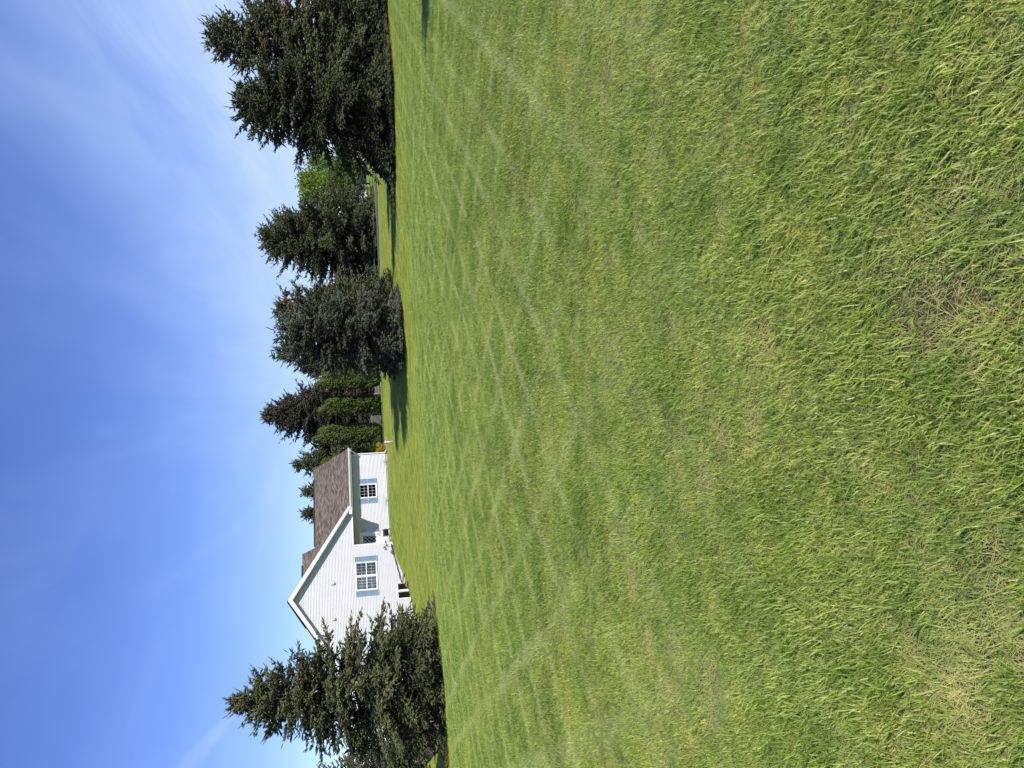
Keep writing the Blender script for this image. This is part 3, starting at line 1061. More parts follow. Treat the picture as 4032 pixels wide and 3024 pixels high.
# white stub post
px, py = -3.09, 46.0
o = tag(empty('stub_post', (px, py, gz(px, py))), 'short white pipe post standing alone on the lawn', 'post')
MB().tube([(0, 0, -.1), (0, 0, .40), (.0, 0, .41)], [.062, .062, .060], 14).build('pipe', M['fence'], o, True)
MB().tube([(0, 0, .40), (0, 0, .47), (0, 0, .495), (0, 0, .50)], [.078, .078, .06, .01], 14).build('cap', M['fence'], o)

# white fences glimpsed between the cedars


def fence(x0, y0, x1, y1, h, n, label):
    o = tag(empty('picket_fence', (x0, y0, gz((x0 + x1) / 2, (y0 + y1) / 2))), label, 'fence')
    d = Vector((x1 - x0, y1 - y0, 0))
    mb = MB()
    MB().bar((0, 0, .22), tuple(d + Vector((0, 0, .22))), .04, .08).build('rail', M['fence_shade'], o)
    MB().bar((0, 0, h - .12), tuple(d + Vector((0, 0, h - .12))), .04, .08).build('rail', M['fence_shade'], o)
    mb = MB()
    mb.box(-.06, .06, -.06, .06, -.1, h + .12)
    mb.build('post', M['fence_shade'], o)
    for k in range(n):
        p = d * ((k + 1) / (n + 1))
        q = MB()
        q.box(-.028, .028, -.032, -.02, .06, h - .03)
        q.poly([(-.028, -.032, h - .03), (.028, -.032, h - .03), (0, -.026, h + .03)])
        pk = q.build('picket', M['fence_shade'], o)
        pk.location = p


fence(-.3, 82.0, .75, 82.0, .62, 5, 'low white picket fence glimpsed past the double-topped cedar')
fence(-3.6, 81, -2.5, 81, 1.2, 8, 'tall white picket fence glimpsed between two cedars')

# far house
fh = tag(empty('distant_house', (34.5, 126, gz(34.5, 126)), rad(-14)), 'distant low house with cream and grey walls beyond the bright green tree', 'house')
mb = MB()
mb.box(-6, 2.0, 0, 7, -.3, 2.35)
mb.build('wall', M['grey_siding'], fh)
mb = MB()
mb.box(2.02, 7, -1.2, 6.5, -.3, 2.5)
mb.build('wall', M['yellow_siding'], fh)
mb = MB()
for x0, x1, y0, y1, z0, z1 in ((-6.5, 2.3, -.5, 7.5, 2.33, 4.1), (1.8, 7.5, -1.7, 7, 2.48, 4.3)):
    ym = (y0 + y1) / 2
    mb.hexa([(x0, y0, z0), (x1, y0, z0), (x1, y1, z0), (x0, y1, z0)], [(x0 + .2, ym - .1, z1), (x1 - .2, ym - .1, z1), (x1 - .2, ym + .1, z1), (x0 + .2, ym + .1, z1)])
    mb.box(x0, x1, y0 - .04, y0 - .002, z0 - .12, z0 + .06)
mb.build('roof', M['grey_roof'], fh)
for x, y, w, z0, z1 in ((-.9, 0, .55, .75, 1.75), (-4.6, 0, .6, .75, 1.75), (3.4, -1.2, .6, .8, 1.9), (5.6, -1.2, .6, .8, 1.9)):
    mb = MB()
    mb.box(x - w - .1, x + w + .1, y - .06, y - .003, z0 - .1, z0).box(x - w - .1, x + w + .1, y - .06, y - .003, z1, z1 + .1)
    mb.box(x - w - .1, x - w, y - .06, y - .003, z0, z1).box(x + w, x + w + .1, y - .06, y - .003, z0, z1).box(x - .04, x + .04, y - .055, y - .003, z0, z1)
    wdw = mb.build('window', M['trim'], fh)
    MB().box(x - w, x + w, y - .03, y - .002, z0, z1).build('pane', M['black'], wdw)
mb = MB()
mb.box(-2.9, -2.0, -.05, -.002, -.1, 1.95)
mb.build('door', M['trim'], fh)

# curved block retaining wall at the left
bw = tag(empty('retaining_wall', (-17.5, 38, gz(-17.5, 38))), 'curved low retaining wall of pinkish blocks under the tall left spruce', 'wall')
rng = random.Random(11)
ctrl = [Vector(p) for p in ((-14.9, 36.2, 0), (-15.6, 35.9, 0), (-16.6, 36.3, 0), (-17.6, 37.1, 0), (-18.5, 38.3, 0), (-19.4, 39.9, 0), (-20.6, 41.4, 0), (-22.0, 42.4, 0))]
path = []
for i in range(len(ctrl) - 1):
    p0, p1, p2, p3 = ctrl[max(i - 1, 0)], ctrl[i], ctrl[i + 1], ctrl[min(i + 2, len(ctrl) - 1)]
    for k in range(24):
        t_ = k / 24
        path.append(.5 * ((2 * p1) + (-p0 + p2) * t_ + (2 * p0 - 5 * p1 + 4 * p2 - p3) * t_ ** 2 + (-p0 + 3 * p1 - 3 * p2 + p3) * t_ ** 3))
BL, BH, BD = .40, .16, .28
bmesh_cache = []
for k in range(5):
    mb = MB()
    j = lambda s=.012: rng.uniform(-s, s)
    w, hgt, dd = BL / 2 - .008, BH - .006, BD
    front = [(-w + j(), -dd / 2 - .02 + j(), 0), (0, -dd / 2 - .05 + j(), 0), (w + j(), -dd / 2 - .02 + j(), 0)]
    back = [(w * .85, dd / 2, 0), (-w * .85, dd / 2, 0)]
    ring = front + back
    n = len(ring)
    mb.v += ring + [(p[0] * .97, p[1] * .95, hgt) for p in ring]
    mb.f += [tuple(reversed(range(n))), tuple(range(n, 2 * n))] + [(q, (q + 1) % n, n + (q + 1) % n, n + q) for q in range(n)]
    me = bpy.data.meshes.new('block')
    me.from_pydata(mb.v, [], mb.f)
    me.materials.append(M['block'])
    bmesh_cache.append(me)
for c in range(4):
    acc = (c % 2) * BL / 2
    last = path[0]
    tot = 0.0
    for a, b in zip(path[:-1], path[1:]):
        tot += (b - a).length
        if tot >= acc:
            acc += BL
            d = (b - a).normalized()
            n_ = Vector((-d.y, d.x, 0))
            frac = min(tot / 9.5, 1)
            top = 0.35 + .45 * frac
            if c * BH > top + .02 - .0:
                continue
            base = gz(a.x, a.y) - .12
            ob = bpy.data.objects.new('block', bmesh_cache[rng.randrange(5)])
            C.objects.link(ob)
            ob.parent = bw
            off = n_ * (-.03 * c)
            ob.location = (a.x - bw.location.x + off.x, a.y - bw.location.y + off.y, base + c * BH - bw.location.z)
            ob.rotation_euler = (0, 0, math.atan2(-d.y, -d.x) + rng.uniform(-.04, .04))

# raised bed behind the wall
mb = MB()
inner = [p + Vector((.1, .2, 0)) for p in path[::6]]
K = len(inner)
for i, p in enumerate(inner):
    for j in range(4):
        q = p + Vector((.55, .85, 0)).normalized() * (.05 + j * .9)
        frac = min(i / K * 1.25, 1)
        mb.v.append((q.x, q.y, max(gz(p.x, p.y) + .20 + .42 * frac, gz(q.x, q.y) + .02) if j < 3 else gz(q.x, q.y) - .05))
for i in range(K - 1):
    for j in range(3):
        a = i * 4 + j
        mb.f.append((a, a + 1, a + 5, a + 4))
bed = mb.build('planting_bed', M['mulch'], smooth=True)
bed['kind'] = 'structure'

# charcoal canopy on a brown frame, deck rail behind the left spruce
cx, cy = -21.6, 46.5
cz = gz(cx, cy)
cp = tag(empty('garden_swing', (cx, cy, cz), rad(12)), 'garden seat with charcoal canopy on a brown frame behind the left spruce', 'garden seat')
mb = MB()
mb.hexa([(-1.05, -.55, 1.42), (1.05, -.55, 1.42), (1.05, .60, 1.62), (-1.05, .60, 1.62)], [(-.95, -.45, 1.60), (.95, -.45, 1.60), (.95, .55, 1.78), (-.95, .55, 1.78)])
mb.build('canopy', M['canopy'], cp)
mb = MB()
mb.bar((-1.15, -.56, 1.39), (1.15, -.56, 1.39), .06, .06)
for s_ in (-1, 1):
    mb.bar((s_ * 1.08, -.56, 0), (s_ * 1.0, 0, 1.5), .06, .06).bar((s_ * 1.08, .6, 0), (s_ * 1.0, .1, 1.5), .06, .06)
mb.build('frame', M['brown'], cp)
mb = MB()
mb.box(-.85, .85, -.25, .25, .42, .50)
mb.hexa([(-.85, .22, .50), (.85, .22, .50), (.85, .28, .50), (-.85, .28, .50)], [(-.85, .36, 1.0), (.85, .36, 1.0), (.85, .42, 1.0), (-.85, .42, 1.0)])
mb.build('seat', M['canopy'], cp)
dk = tag(empty('deck', (-24.2, 49.5, gz(-24.2, 49.5)), HA), 'brown deck with white baluster railing at the left end of the house', 'deck')
mb = MB()
mb.box(-2.2, 3.4, 0, 4, .72, .80)
mb.build('floor', M['brown'], dk)
mb = MB()
mb.box(-2.2, 3.4, -.03, -.005, .42, .79)
mb.build('skirt', M['brown'], dk)
MB().bar((-2.2, .02, 1.72), (3.4, .02, 1.72), .09, .05).build('rail', M['fence'], dk)
MB().bar((-2.2, .02, .92), (3.4, .02, .92), .05, .05).build('rail', M['fence'], dk)
bme = None
for k in range(40):
    if bme is None:
        q = MB()
        q.box(-.02, .02, -.0, .04, .94, 1.70)
        b_ = q.build('baluster', M['fence'], dk)
        bme = b_.data
    else:
        b_ = bpy.data.objects.new('baluster', bme)
        C.objects.link(b_)
        b_.parent = dk
    b_.location = (-2.1 + k * .14, 0, 0)
for x in (-2.2, .6, 3.4):
    MB().box(x - .05, x + .05, .07, .17, -.2, 1.8).build('post', M['fence'], dk)

# brick edge by the yellow shrub
for k in range(4):
    wx, wy = hw(10.9 + k * .27, 1.2 + .02 * (k % 2))
    mb = MB()
    mb.hexa([(-.125, -.06, 0), (.125, -.06, 0), (.125, .06, 0), (-.125, .06, 0)], [(-.12, -.055, .16), (.12, -.055, .16), (.12, .055, .16), (-.12, .055, .16)])
    o = mb.build('edging_brick', M['paver'])
    o.location, o.rotation_euler = (wx, wy, gz(wx, wy) - .05), (0, 0, HA + .05 * (k % 3))
    tag(o, 'reddish edging brick at the garage corner below the yellow shrub', 'brick', 'edging bricks at the garage corner')


# ------------------------------------------------------------------ plants
def norm(a):
    return a / np.maximum(np.linalg.norm(a, axis=-1, keepdims=True), 1e-9)


def frames(d, rs):
    r = norm(rs.normal(size=d.shape))
    a = norm(np.cross(d, r))
    b = np.cross(d, a)
    return a, b


def sprig_geometry(base, d, L, W, var, rs, needles):
    """each shoot: a three-sided spindle with needle points standing off it"""
    n = len(base)
    a, b = frames(d, rs)
    vs, tr, va = [], [], []
    ang = np.arange(3) * 2 * np.pi / 3
    rad_ = a[:, None, :] * np.cos(ang)[None, :, None] + b[:, None, :] * np.sin(ang)[None, :, None]
    r0 = base[:, None, :] + rad_ * (W * .40)[:, None, None]
    r1 = base[:, None, :] + (d * (L * .55)[:, None])[:, None, :] + rad_ * W[:, None, None]
    tip = (base + d * L[:, None])[:, None, :]
    P = np.concatenate([r0, r1, tip], 1)                       # n,7,3
    t = np.array([[0, 1, 4], [0, 4, 3], [1, 2, 5], [1, 5, 4], [2, 0, 3], [2, 3, 5], [3, 4, 6], [4, 5, 6], [5, 3, 6]])
    T_ = t[None] + (np.arange(n) * 7)[:, None, None]
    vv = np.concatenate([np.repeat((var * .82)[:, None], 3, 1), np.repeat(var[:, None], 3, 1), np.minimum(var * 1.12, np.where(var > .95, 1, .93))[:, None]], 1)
    vs.append(P.reshape(-1, 3))
    tr.append(T_.reshape(-1, 3))
    va.append(vv.ravel())
    if needles:
        k = needles
        s = rs.uniform(.05, .95, (n, k))
        w = rs.uniform(0, 2 * np.pi, (n, k))
        rr = a[:, None, :] * np.cos(w)[..., None] + b[:, None, :] * np.sin(w)[..., None]
        prof = np.where(s < .55, .4 + .6 * s / .55, 1 - .8 * (s - .55) / .45)
        root = base[:, None, :] + d[:, None, :] * (s * L[:, None])[..., None] + rr * (prof * W[:, None] * .6)[..., None]
        nd = norm(rr + d[:, None, :] * .75)
        side = norm(np.cross(nd, rr + .3 * d[:, None, :] + 1e-3))
        ln = (W[:, None] * rs.uniform(1.0, 1.9, (n, k)))[..., None]
        wd = (W[:, None] * .20)[..., None]
        Q = np.stack([root - side * wd, root + side * wd, root + nd * ln], 2)     # n,k,3,3
        o = len(P.reshape(-1, 3))
        T2 = np.arange(n * k * 3).reshape(-1, 3) + o
        vs.append(Q.reshape(-1, 3))
        tr.append(T2)
        va.append(np.repeat(np.repeat(np.minimum(var * 1.05, np.where(var > .95, 1, .93))[:, None], k, 1)[..., None], 3, 2).ravel())
    return np.concatenate(vs), np.concatenate(tr), np.concatenate(va)


def spruce(name, x, y, top, R, seed, label, mat_, group=None, profile=None, step=.27, nb=7, sw=.026, sl=.20, needles=6, sub=.17, spr=.15, low=.12,
           droop=.30, gap=.06, dead_limbs=40, dead_patch=None, side_bias=None, fill=1.0):
    rs = np.random.RandomState(seed)
    z0 = gz(x, y)
    H = top - z0
    root = tag(empty(name, (x, y, z0)), label, 'tree', group)
    prof = profile or [(0, .86), (.08, 1.0), (.3, .86), (.5, .66), (.7, .43), (.85, .25), (.95, .11), (1, .03)]
    pt, pr = [p[0] for p in prof], [p[1] for p in prof]
    # trunk and the limbs that show through
    mb = MB()
    bend = rs.normal(0, .02, (9, 2)) * H * .15
    bend[0] = 0
    zs = np.linspace(-.1, H * .985, 9)
    tr_pts = [(bend[i, 0] * (1 - i / 8) , bend[i, 1] * (1 - i / 8), zs[i]) for i in range(9)]
    mb.tube(tr_pts, [max(.012, H * .017 * (1 - i / 8.2) + .01) for i in range(9)], 8)

    def trunk_at(z):
        return np.array([np.interp(z, zs, [p[0] for p in tr_pts]), np.interp(z, zs, [p[1] for p in tr_pts]), z])

    B, D, LL, WW, VV = [], [], [], [], []
    zcur = low
    ph = rs.uniform(0, 6.28)
    az_f = rs.uniform(0, 6.28, 3)
    while zcur < H - .12:
        t = zcur / H
        rr = np.interp(t, pt, pr) * R
        n = max(4, int(nb * (0.65 + .5 * min(1, rr / max(R, .1)))))
        for k in range(n):
            az = ph + 2 * np.pi * k / n + rs.normal(0, .22)
            fac = 1 + .06 * np.sin(az * 2 + az_f[0]) + .05 * np.sin(az * 3 + az_f[1] + t * 7)
            if side_bias:
                fac *= 1 + side_bias[1] * np.cos(az - side_bias[0])
            Lb = rr * fac * rs.uniform(.74, 1.10)
            if rs.rand() < .10:
                Lb *= 1.12
            if rs.rand() < gap:
                continue
            Lb = max(Lb, .10)
            zz = zcur + rs.normal(0, step * .28)
            zz = min(max(zz, .08), H - .08)
            o = trunk_at(zz)
            hd = np.array([np.cos(az), np.sin(az), 0.])
            p0 = np.interp(t, [0, .25, .6, .85, 1], [-.12, .05, .35, .75, 1.3]) + rs.normal(0, .10)
            sag = np.interp(t, [0, .3, .7, 1], [.55, .60, .35, .05]) * droop / .30 * rs.uniform(.7, 1.3)
            up = np.interp(t, [0, .3, .7, 1], [.45, .48, .30, .05]) * rs.uniform(.6, 1.3)
            # branch axis
            m_ = max(5, int(Lb / .12))
            s = np.linspace(0, 1, m_ + 1)
            axp = o[None] + hd[None] * (Lb * s)[:, None]
            axp[:, 2] += Lb * (p0 * s - sag * s ** 2 + up * s ** 3 * .8)
            floor_ = .10 + .10 * rs.rand()
            axp[:, 2] = np.maximum(axp[:, 2], floor_)
            side = np.array([-hd[1], hd[0], 0.])
            if Lb > .5 and (t < .75):
                if rs.rand() < .75:
                    q = max(2, m_ // 3)
                    mb.tube([tuple(axp[i]) for i in range(0, int(m_ * .8) + 1, q)], [max(.006, .012 * Lb * (1 - .8 * i / m_)) for i in range(0, int(m_ * .8) + 1, q)], 4, False)
            bv = np.clip(rs.normal(.50, .13), .12, .86)
            isdead = dead_patch and any(abs((az - dp[0] + np.pi) % (2 * np.pi) - np.pi) < dp[1] and dp[2] < t < dp[3] for dp in dead_patch) and rs.rand() < .75
            # side twigs
            s_in = .22 if t < .7 else .08
            ns = max(2, int(Lb * (1 - s_in) / sub))
            for q in range(ns):
                sq = s_in + (1 - s_in) * (q + rs.rand() * .8) / ns
                pq = np.array([np.interp(sq, s, axp[:, c]) for c in range(3)])
                i0 = min(int(sq * m_), m_ - 1)
                tan = norm(axp[i0 + 1] - axp[i0])
                for sg in (1, -1):
                    if rs.rand() < .12:
                        continue
                    lt = min(.16 + .42 * (1 - sq) * Lb, .75) * rs.uniform(.6, 1.2)
                    aa = rs.uniform(.65, 1.05)
                    dd = norm(tan * np.cos(aa) + side * sg * np.sin(aa) + np.array([0, 0, rs.normal(-.10 if t < .7 else .12, .16)]))
                    nsp = max(1, int(lt / spr))
                    for e in range(nsp):
                        fe = (e + .4) / nsp
                        pe = pq + dd * lt * fe + np.array([0, 0, -.14 * (fe * lt) ** 2 / max(lt, .1)])
                        for s2 in (1, -1, 0):
                            if s2 == 0 and (e < nsp - 1 and rs.rand() < .55):
                                continue
                            if s2 == 0:
                                dv_ = dd + rs.normal(0, .12, 3)
                            else:
                                lat = np.cross(dd, [0, 0, 1.])
                                dv_ = dd * .72 + lat * s2 * .62 + rs.normal(0, .22, 3) + np.array([0, 0, .05])
                            B.append(pe)
                            D.append(dv_)
                            LL.append(sl * rs.uniform(.65, 1.25) * (.75 + .25 * min(1, Lb)))
                            WW.append(sw * rs.uniform(.8, 1.25))
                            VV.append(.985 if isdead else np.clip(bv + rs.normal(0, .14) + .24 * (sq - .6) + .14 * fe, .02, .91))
            # older growth filling the inside of the branch
            for q in range(int(fill * (2 + Lb * 9))):
                sq = rs.uniform(.10, .85)
                pe = np.array([np.interp(sq, s, axp[:, c]) for c in range(3)]) + side * rs.normal(0, .11) * Lb + np.array([0, 0, rs.normal(-.03, .07)])
                B.append(pe)
                D.append(hd * rs.uniform(.1, .8) + side * rs.normal(0, .7) + np.array([0, 0, rs.normal(-.15, .4)]))
                LL.append(sl * rs.uniform(1.1, 2.0))
                WW.append(sw * rs.uniform(1.2, 1.9))
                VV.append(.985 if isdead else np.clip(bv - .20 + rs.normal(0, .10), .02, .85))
            # leader shoots of the branch
            for e in range(3):
                sq = 1 - e * .12
                pe = np.array([np.interp(sq, s, axp[:, c]) for c in range(3)])
                tan = norm(axp[-1] - axp[-2])
                B.append(pe)
                D.append(tan + rs.normal(0, .22, 3) + np.array([0, 0, .25 if t > .5 else .05]))
                LL.append(sl * rs.uniform(1.0, 2.0))
                WW.append(sw * rs.uniform(.65, .95))
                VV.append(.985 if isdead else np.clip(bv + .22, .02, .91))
        ph += 2.4
        zcur += step * (1 - .35 * t) * rs.uniform(.8, 1.2)
    # leader
    for e in range(14):
        fz = H - e * .055
        B.append(trunk_at(min(fz, zs[-1])))
        w = rs.uniform(0, 6.28)
        D.append(np.array([np.cos(w) * .5 * (e > 1), np.sin(w) * .5 * (e > 1), 1.]))
        LL.append(sl * rs.uniform(.8, 1.25))
        WW.append(sw * .85)
        VV.append(np.clip(rs.normal(.7, .1), 0, .91))
    # dead twigs low inside
    for e in range(dead_limbs):
        zz = rs.uniform(.05, .45) * H
        az = rs.uniform(0, 6.28)
        Lb = np.interp(zz / H, pt, pr) * R * rs.uniform(.4, .85)
        o = trunk_at(zz)
        e1 = o + np.array([np.cos(az), np.sin(az), -.12]) * Lb * .55
        e2 = o + np.array([np.cos(az + .1), np.sin(az + .1), -.22]) * Lb
        e1[2], e2[2] = max(e1[2], .06), max(e2[2], .06)
        mb.tube([tuple(o), tuple(e1), tuple(e2)], [.018, .011, .004], 4, False)
        for w in range(3):
            f_ = e1 + (e2 - e1) * rs.rand()
            g_ = f_ + rs.normal(0, .28, 3)
            g_[2] = max(g_[2], .05)
            mb.tube([tuple(f_), tuple(g_)], [.007, .003], 3, False)
    mb.build('trunk', M['bark'], root)
    Bn, Dn = np.array(B), norm(np.array(D))
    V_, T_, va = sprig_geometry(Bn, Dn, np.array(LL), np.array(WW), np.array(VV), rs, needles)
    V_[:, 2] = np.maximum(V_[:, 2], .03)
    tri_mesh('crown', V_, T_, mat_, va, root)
    return root


near = dict(step=.30, nb=10, sub=.155, spr=.14, sw=.029, sl=.19, needles=4)
GRP = None
DP = 1
spruce('spruce_tree', -11.4, 30.0, 7.3, 3.45, 21, 'tall dark spruce with orange-brown tip in front of the house gable', M['needles_olive'], low=.15, droop=.34, gap=.05, fill=1.2, side_bias=None,
       profile=[(0, .30), (.06, .52), (.14, .78), (.24, .92), (.38, .86), (.5, .71), (.65, .49), (.8, .29), (.9, .15), (1, .02)], **near)
spruce('spruce_tree', -19.5, 39.5, 5.5, 2.6, 22, 'loose twiggy spruce beside the block retaining wall', M['needles'], dead_limbs=90, step=.30, nb=7, sub=.2, spr=.17, sw=.028, sl=.2, needles=4)
spruce('blue_spruce_tree', 2.85, 35.8, 5.45, 2.1, 23, 'broad blue-grey spruce touching the open lawn', M['needles_blue'], low=.06, gap=.10, fill=.8, droop=.42,
       profile=[(0, .92), (.12, 1.0), (.35, .97), (.55, .86), (.75, .62), (.9, .34), (1, .06)], step=.30, nb=10, sub=.15, spr=.13, sw=.030, sl=.18, needles=4)
spruce('spruce_tree', 2.15, 39.6, 6.20, 1.65, 24, 'dark spruce just behind the blue-grey spruce, next to the cedars', M['needles'],
       profile=[(0, .9), (.2, 1.0), (.5, .85), (.75, .55), (.9, .3), (1, .05)], step=.27, nb=8, sub=.18, spr=.15, sw=.028, sl=.2, needles=4)
spruce('spruce_tree', 4.35, 40.6, 6.25, 2.6, 25, 'brown-tinged spruce behind the blue-grey spruce on its road side', M['needles_warm'], dead_patch=[(rad(-70), .5, .76, .84)],
       profile=[(0, .8), (.2, .9), (.5, .8), (.75, .5), (.9, .26), (1, .04)], step=.30, nb=8, sub=.18, spr=.15, sw=.028, sl=.2, needles=4)
spruce('spruce_tree', 13.3, 68.0, 10.1, 5.3, 26, 'wide spruce with bare grey lower limbs standing beyond the road', M['needles_warm'], dead_limbs=110,
       profile=[(0, .75), (.12, .95), (.3, 1.0), (.5, .80), (.7, .55), (.86, .30), (.95, .14), (1, .03)], step=.34, nb=10, sub=.22, spr=.20, sw=.042, sl=.27, needles=3, fill=1.4)
spruce('spruce_tree', 12.35, 33.6, 6.40, 3.55, 27, 'dense spruce with two leaders whose shadow reaches over the lawn', M['needles_shade'], low=.12, gap=.03, droop=.42, fill=1.5,
       profile=[(0, .95), (.12, 1.0), (.35, .92), (.55, .74), (.72, .52), (.86, .32), (.95, .16), (1, .05)], **near)
spruce('spruce_tree', 16.1, 35.8, 8.0, 4.0, 28, 'tallest spruce with reddish dead patches and open gaps near its top', M['needles_warm'], low=.12, gap=.10, dead_limbs=120, fill=1.1,
       dead_patch=[(rad(-150), .16, .44, .50), (rad(-62), .22, .50, .60)],
       profile=[(0, .93), (.15, 1.0), (.32, .92), (.5, .74), (.62, .55), (.74, .36), (.86, .24), (.95, .11), (1, .04)], **near)
spruce('spruce_tree', -2.1, 88, 13.3, 6.2, 29, 'tall brownish spruce rising behind the row of cedars', M['needles_brown'], step=.42, nb=10, sub=.30, spr=.27, sw=.056, sl=.34, needles=3, dead_limbs=90, fill=1.5)
spruce('spruce_tree', -7.1, 80, 9.65, 3.6, 30, 'spruce whose top shows above the garage roof end', M['needles'], step=.42, nb=8, sub=.3, spr=.26, sw=.05, sl=.32, needles=3, dead_limbs=20)
spruce('spruce_tree', -10.1, 82, 9.15, 3.0, 31, 'small spruce top showing above the garage ridge, nearer its open end', M['needles'], step=.5, nb=7, sub=.34, spr=.3, sw=.055, sl=.34, needles=2, dead_limbs=0)
spruce('spruce_tree', -12.5, 82.5, 9.25, 3.0, 32, 'small spruce top showing above the garage ridge, nearer the gable', M['needles_warm'], step=.5, nb=7, sub=.34, spr=.3, sw=.055, sl=.34, needles=2, dead_limbs=0)
for i, (x, y, tp, R, lb) in enumerate([(3.2, 92, 9.5, 4.2, 'dark spruce far behind the gap between the first two cedars'), (-6.6, 91, 8.2, 4.2, 'dark spruce far behind the yellow shrub')]):
    spruce('spruce_tree', x, y, tp, R, 40 + i, lb, M['needles_brown'], step=.5, nb=8, sub=.36, spr=.3, sw=.06, sl=.36, needles=2, dead_limbs=60)
# off to the right, out of the picture: its shadow falls into it
spruce('spruce_tree', 14.1, 11.9, 6.6, 3.6, 45, 'slender spruce standing off to the right whose narrow shadow lies on the lawn', M['needles'], step=.34, nb=7, sub=.22, spr=.2, sw=.035, sl=.24, needles=2, dead_limbs=0)


def cedar(x, y, h, r, seed, label, tops=2, grp='columnar cedars in a row beyond the road'):
    rs = np.random.RandomState(seed)
    z0 = gz(x, y)
    o = tag(empty('cedar_tree', (x, y, z0)), label, 'tree', grp)
    mb = MB()
    mb.tube([(0, 0, -.1), (0, 0, h * .3), (.1, 0, h * .7)], [.09, .06, .02], 6)
    mb.build('trunk', M['bark'], o)
    B, D, L_, W_, Vv = [], [], [], [], []
    stems = [((i - (tops - 1) / 2) * r * .85, rs.normal(0, .12), h * (1 if i == 0 else rs.uniform(.86, .97))) for i in range(tops)]
    for sx, sy, sh in stems:
        rr = r * (.72 if tops > 1 else 1)
        n = int(1900 * sh / 6)
        t = rs.uniform(0, 1, n) ** .9
        w = rs.uniform(0, 2 * np.pi, n)
        pr_ = np.interp(t, [0, .06, .4, .75, .92, 1], [.75, 1.0, 1.02, .85, .48, .06])
        lump = 1 + .10 * np.sin(w * 3 + t * 17 + seed) + .08 * np.sin(w * 5 - t * 29)
        q = rr * pr_ * lump * rs.uniform(.72, 1.05, n)
        B.append(np.stack([sx * np.minimum(1, .4 + t) + q * np.cos(w), sy + q * np.sin(w), .12 + t * sh * .97], 1))
        D.append(np.stack([np.cos(w) * .55, np.sin(w) * .55, np.full(n, .9)], 1) + rs.normal(0, .28, (n, 3)))
        L_.append(rs.uniform(.22, .42, n))
        W_.append(rs.uniform(.05, .085, n))
        Vv.append(np.clip(rs.normal(.5, .2, n) + .25 * (lump - 1) / .18, .02, .95))
    V_, T_, va = sprig_geometry(np.concatenate(B), norm(np.concatenate(D)), np.concatenate(L_), np.concatenate(W_), np.concatenate(Vv), rs, 4)
    tri_mesh('crown', V_, T_, M['cedar'], va, o)


cedar(1.25, 74, 5.85, .80, 51, 'double-topped columnar cedar right beside the spruces')
cedar(-1.25, 75, 5.95, .78, 52, 'columnar cedar standing between two gaps that show white fence')
cedar(-4.05, 76, 6.65, .82, 53, 'tallest columnar cedar nearest the yellow shrub', 2)
cedar(-6.7, 72, 6.3, .8, 54, 'columnar cedar half hidden behind the garage roof end', 2)
cedar(6.0, 50, 4.5, .95, 55, 'rounded cedar top peeping over the blue-grey spruce', 1, None)


def leafy(name, x, y, h, rx, rz_, zc, n, size, seed, label, cat, mat_, trunk=.12, group=None, limbs=9):
    rs = np.random.RandomState(seed)
    z0 = gz(x, y)
    o = tag(empty(name, (x, y, z0)), label, cat, group)
    mb = MB()
    clumps = []
    nc = max(8, limbs * 4)
    for i in range(nc):
        u = norm(rs.normal(size=3))
        rr = rs.uniform(.35, 1.0) ** .6
        clumps.append(np.array([u[0] * rx, u[1] * rx, zc + u[2] * rz_]) * 1.0 * np.array([rr, rr, 1]) + np.array([0, 0, 0]))
    mb.tube([(0, 0, -.1), (.02, 0, zc * .5), (.05, .03, zc)], [trunk, trunk * .75, trunk * .45], 8)
    for c in clumps[:limbs * 2]:
        a = np.array([.03, .01, zc * rs.uniform(.35, .95)])
        mdl = (a + c) / 2 + np.array([0, 0, .1 * h * rs.rand()])
        mb.tube([tuple(a), tuple(mdl), tuple(c)], [trunk * .4, trunk * .25, trunk * .08], 5, False)
    mb.build('trunk', M['bark'], o)
    per = n // nc
    P = np.concatenate([c + rs.normal(0, 1, (per, 3)) * np.array([rx, rx, rz_]) * .20 for c in clumps])
    P[:, 2] = np.maximum(P[:, 2], .04)
    m_ = len(P)
    d = norm(rs.normal(size=(m_, 3)) + np.array([0, 0, .3]))
    a, b = frames(d, rs)
    s = size * rs.uniform(.6, 1.3, m_)[:, None]
    Q = np.stack([P - d * s, P + a * s * .55, P + d * s, P - a * s * .55 + b * s * .2], 1)
    T_ = (np.array([[0, 1, 2], [0, 2, 3]])[None] + (np.arange(m_) * 4)[:, None, None]).reshape(-1, 3)
    cl_v = np.repeat(rs.normal(.5, .14, nc), per)
    va = np.repeat(np.clip(cl_v + rs.normal(0, .16, m_), .02, .99), 4)
    tri_mesh('crown', Q.reshape(-1, 3), T_, mat_, va, o)
    return o


leafy('leafy_tree', 24.9, 95, 8.3, 2.1, 2.4, 5.7, 9000, .17, 61, 'bright spring-green leafy tree between the two dark spruces', 'tree', M['leaf'], .14)
leafy('leafy_tree', 30.6, 106, 7.8, 2.2, 2.2, 5.4, 5000, .15, 62, 'thin pale leafy tree just showing past the dense spruce edge', 'tree', M['leaf'], .12)
leafy('shrub', 23.6, 88, 4.6, 2.5, 1.6, 2.6, 8000, .14, 63, 'dull green bushy tree under the bright spring-green tree', 'shrub', M['leaf_dark'], .1)
leafy('shrub', -4.62, 62.2, .95, .36, .34, .48, 1500, .055, 64, 'small golden yellow shrub at the corner of the garage', 'shrub', M['leaf_gold'], .02, limbs=6)
leafy('shrub', -19.3, 41.8, 1.5, 1.0, .5, .85, 5000, .06, 65, 'reddish green shrub above the curved block wall', 'shrub', M['leaf_red'], .03)
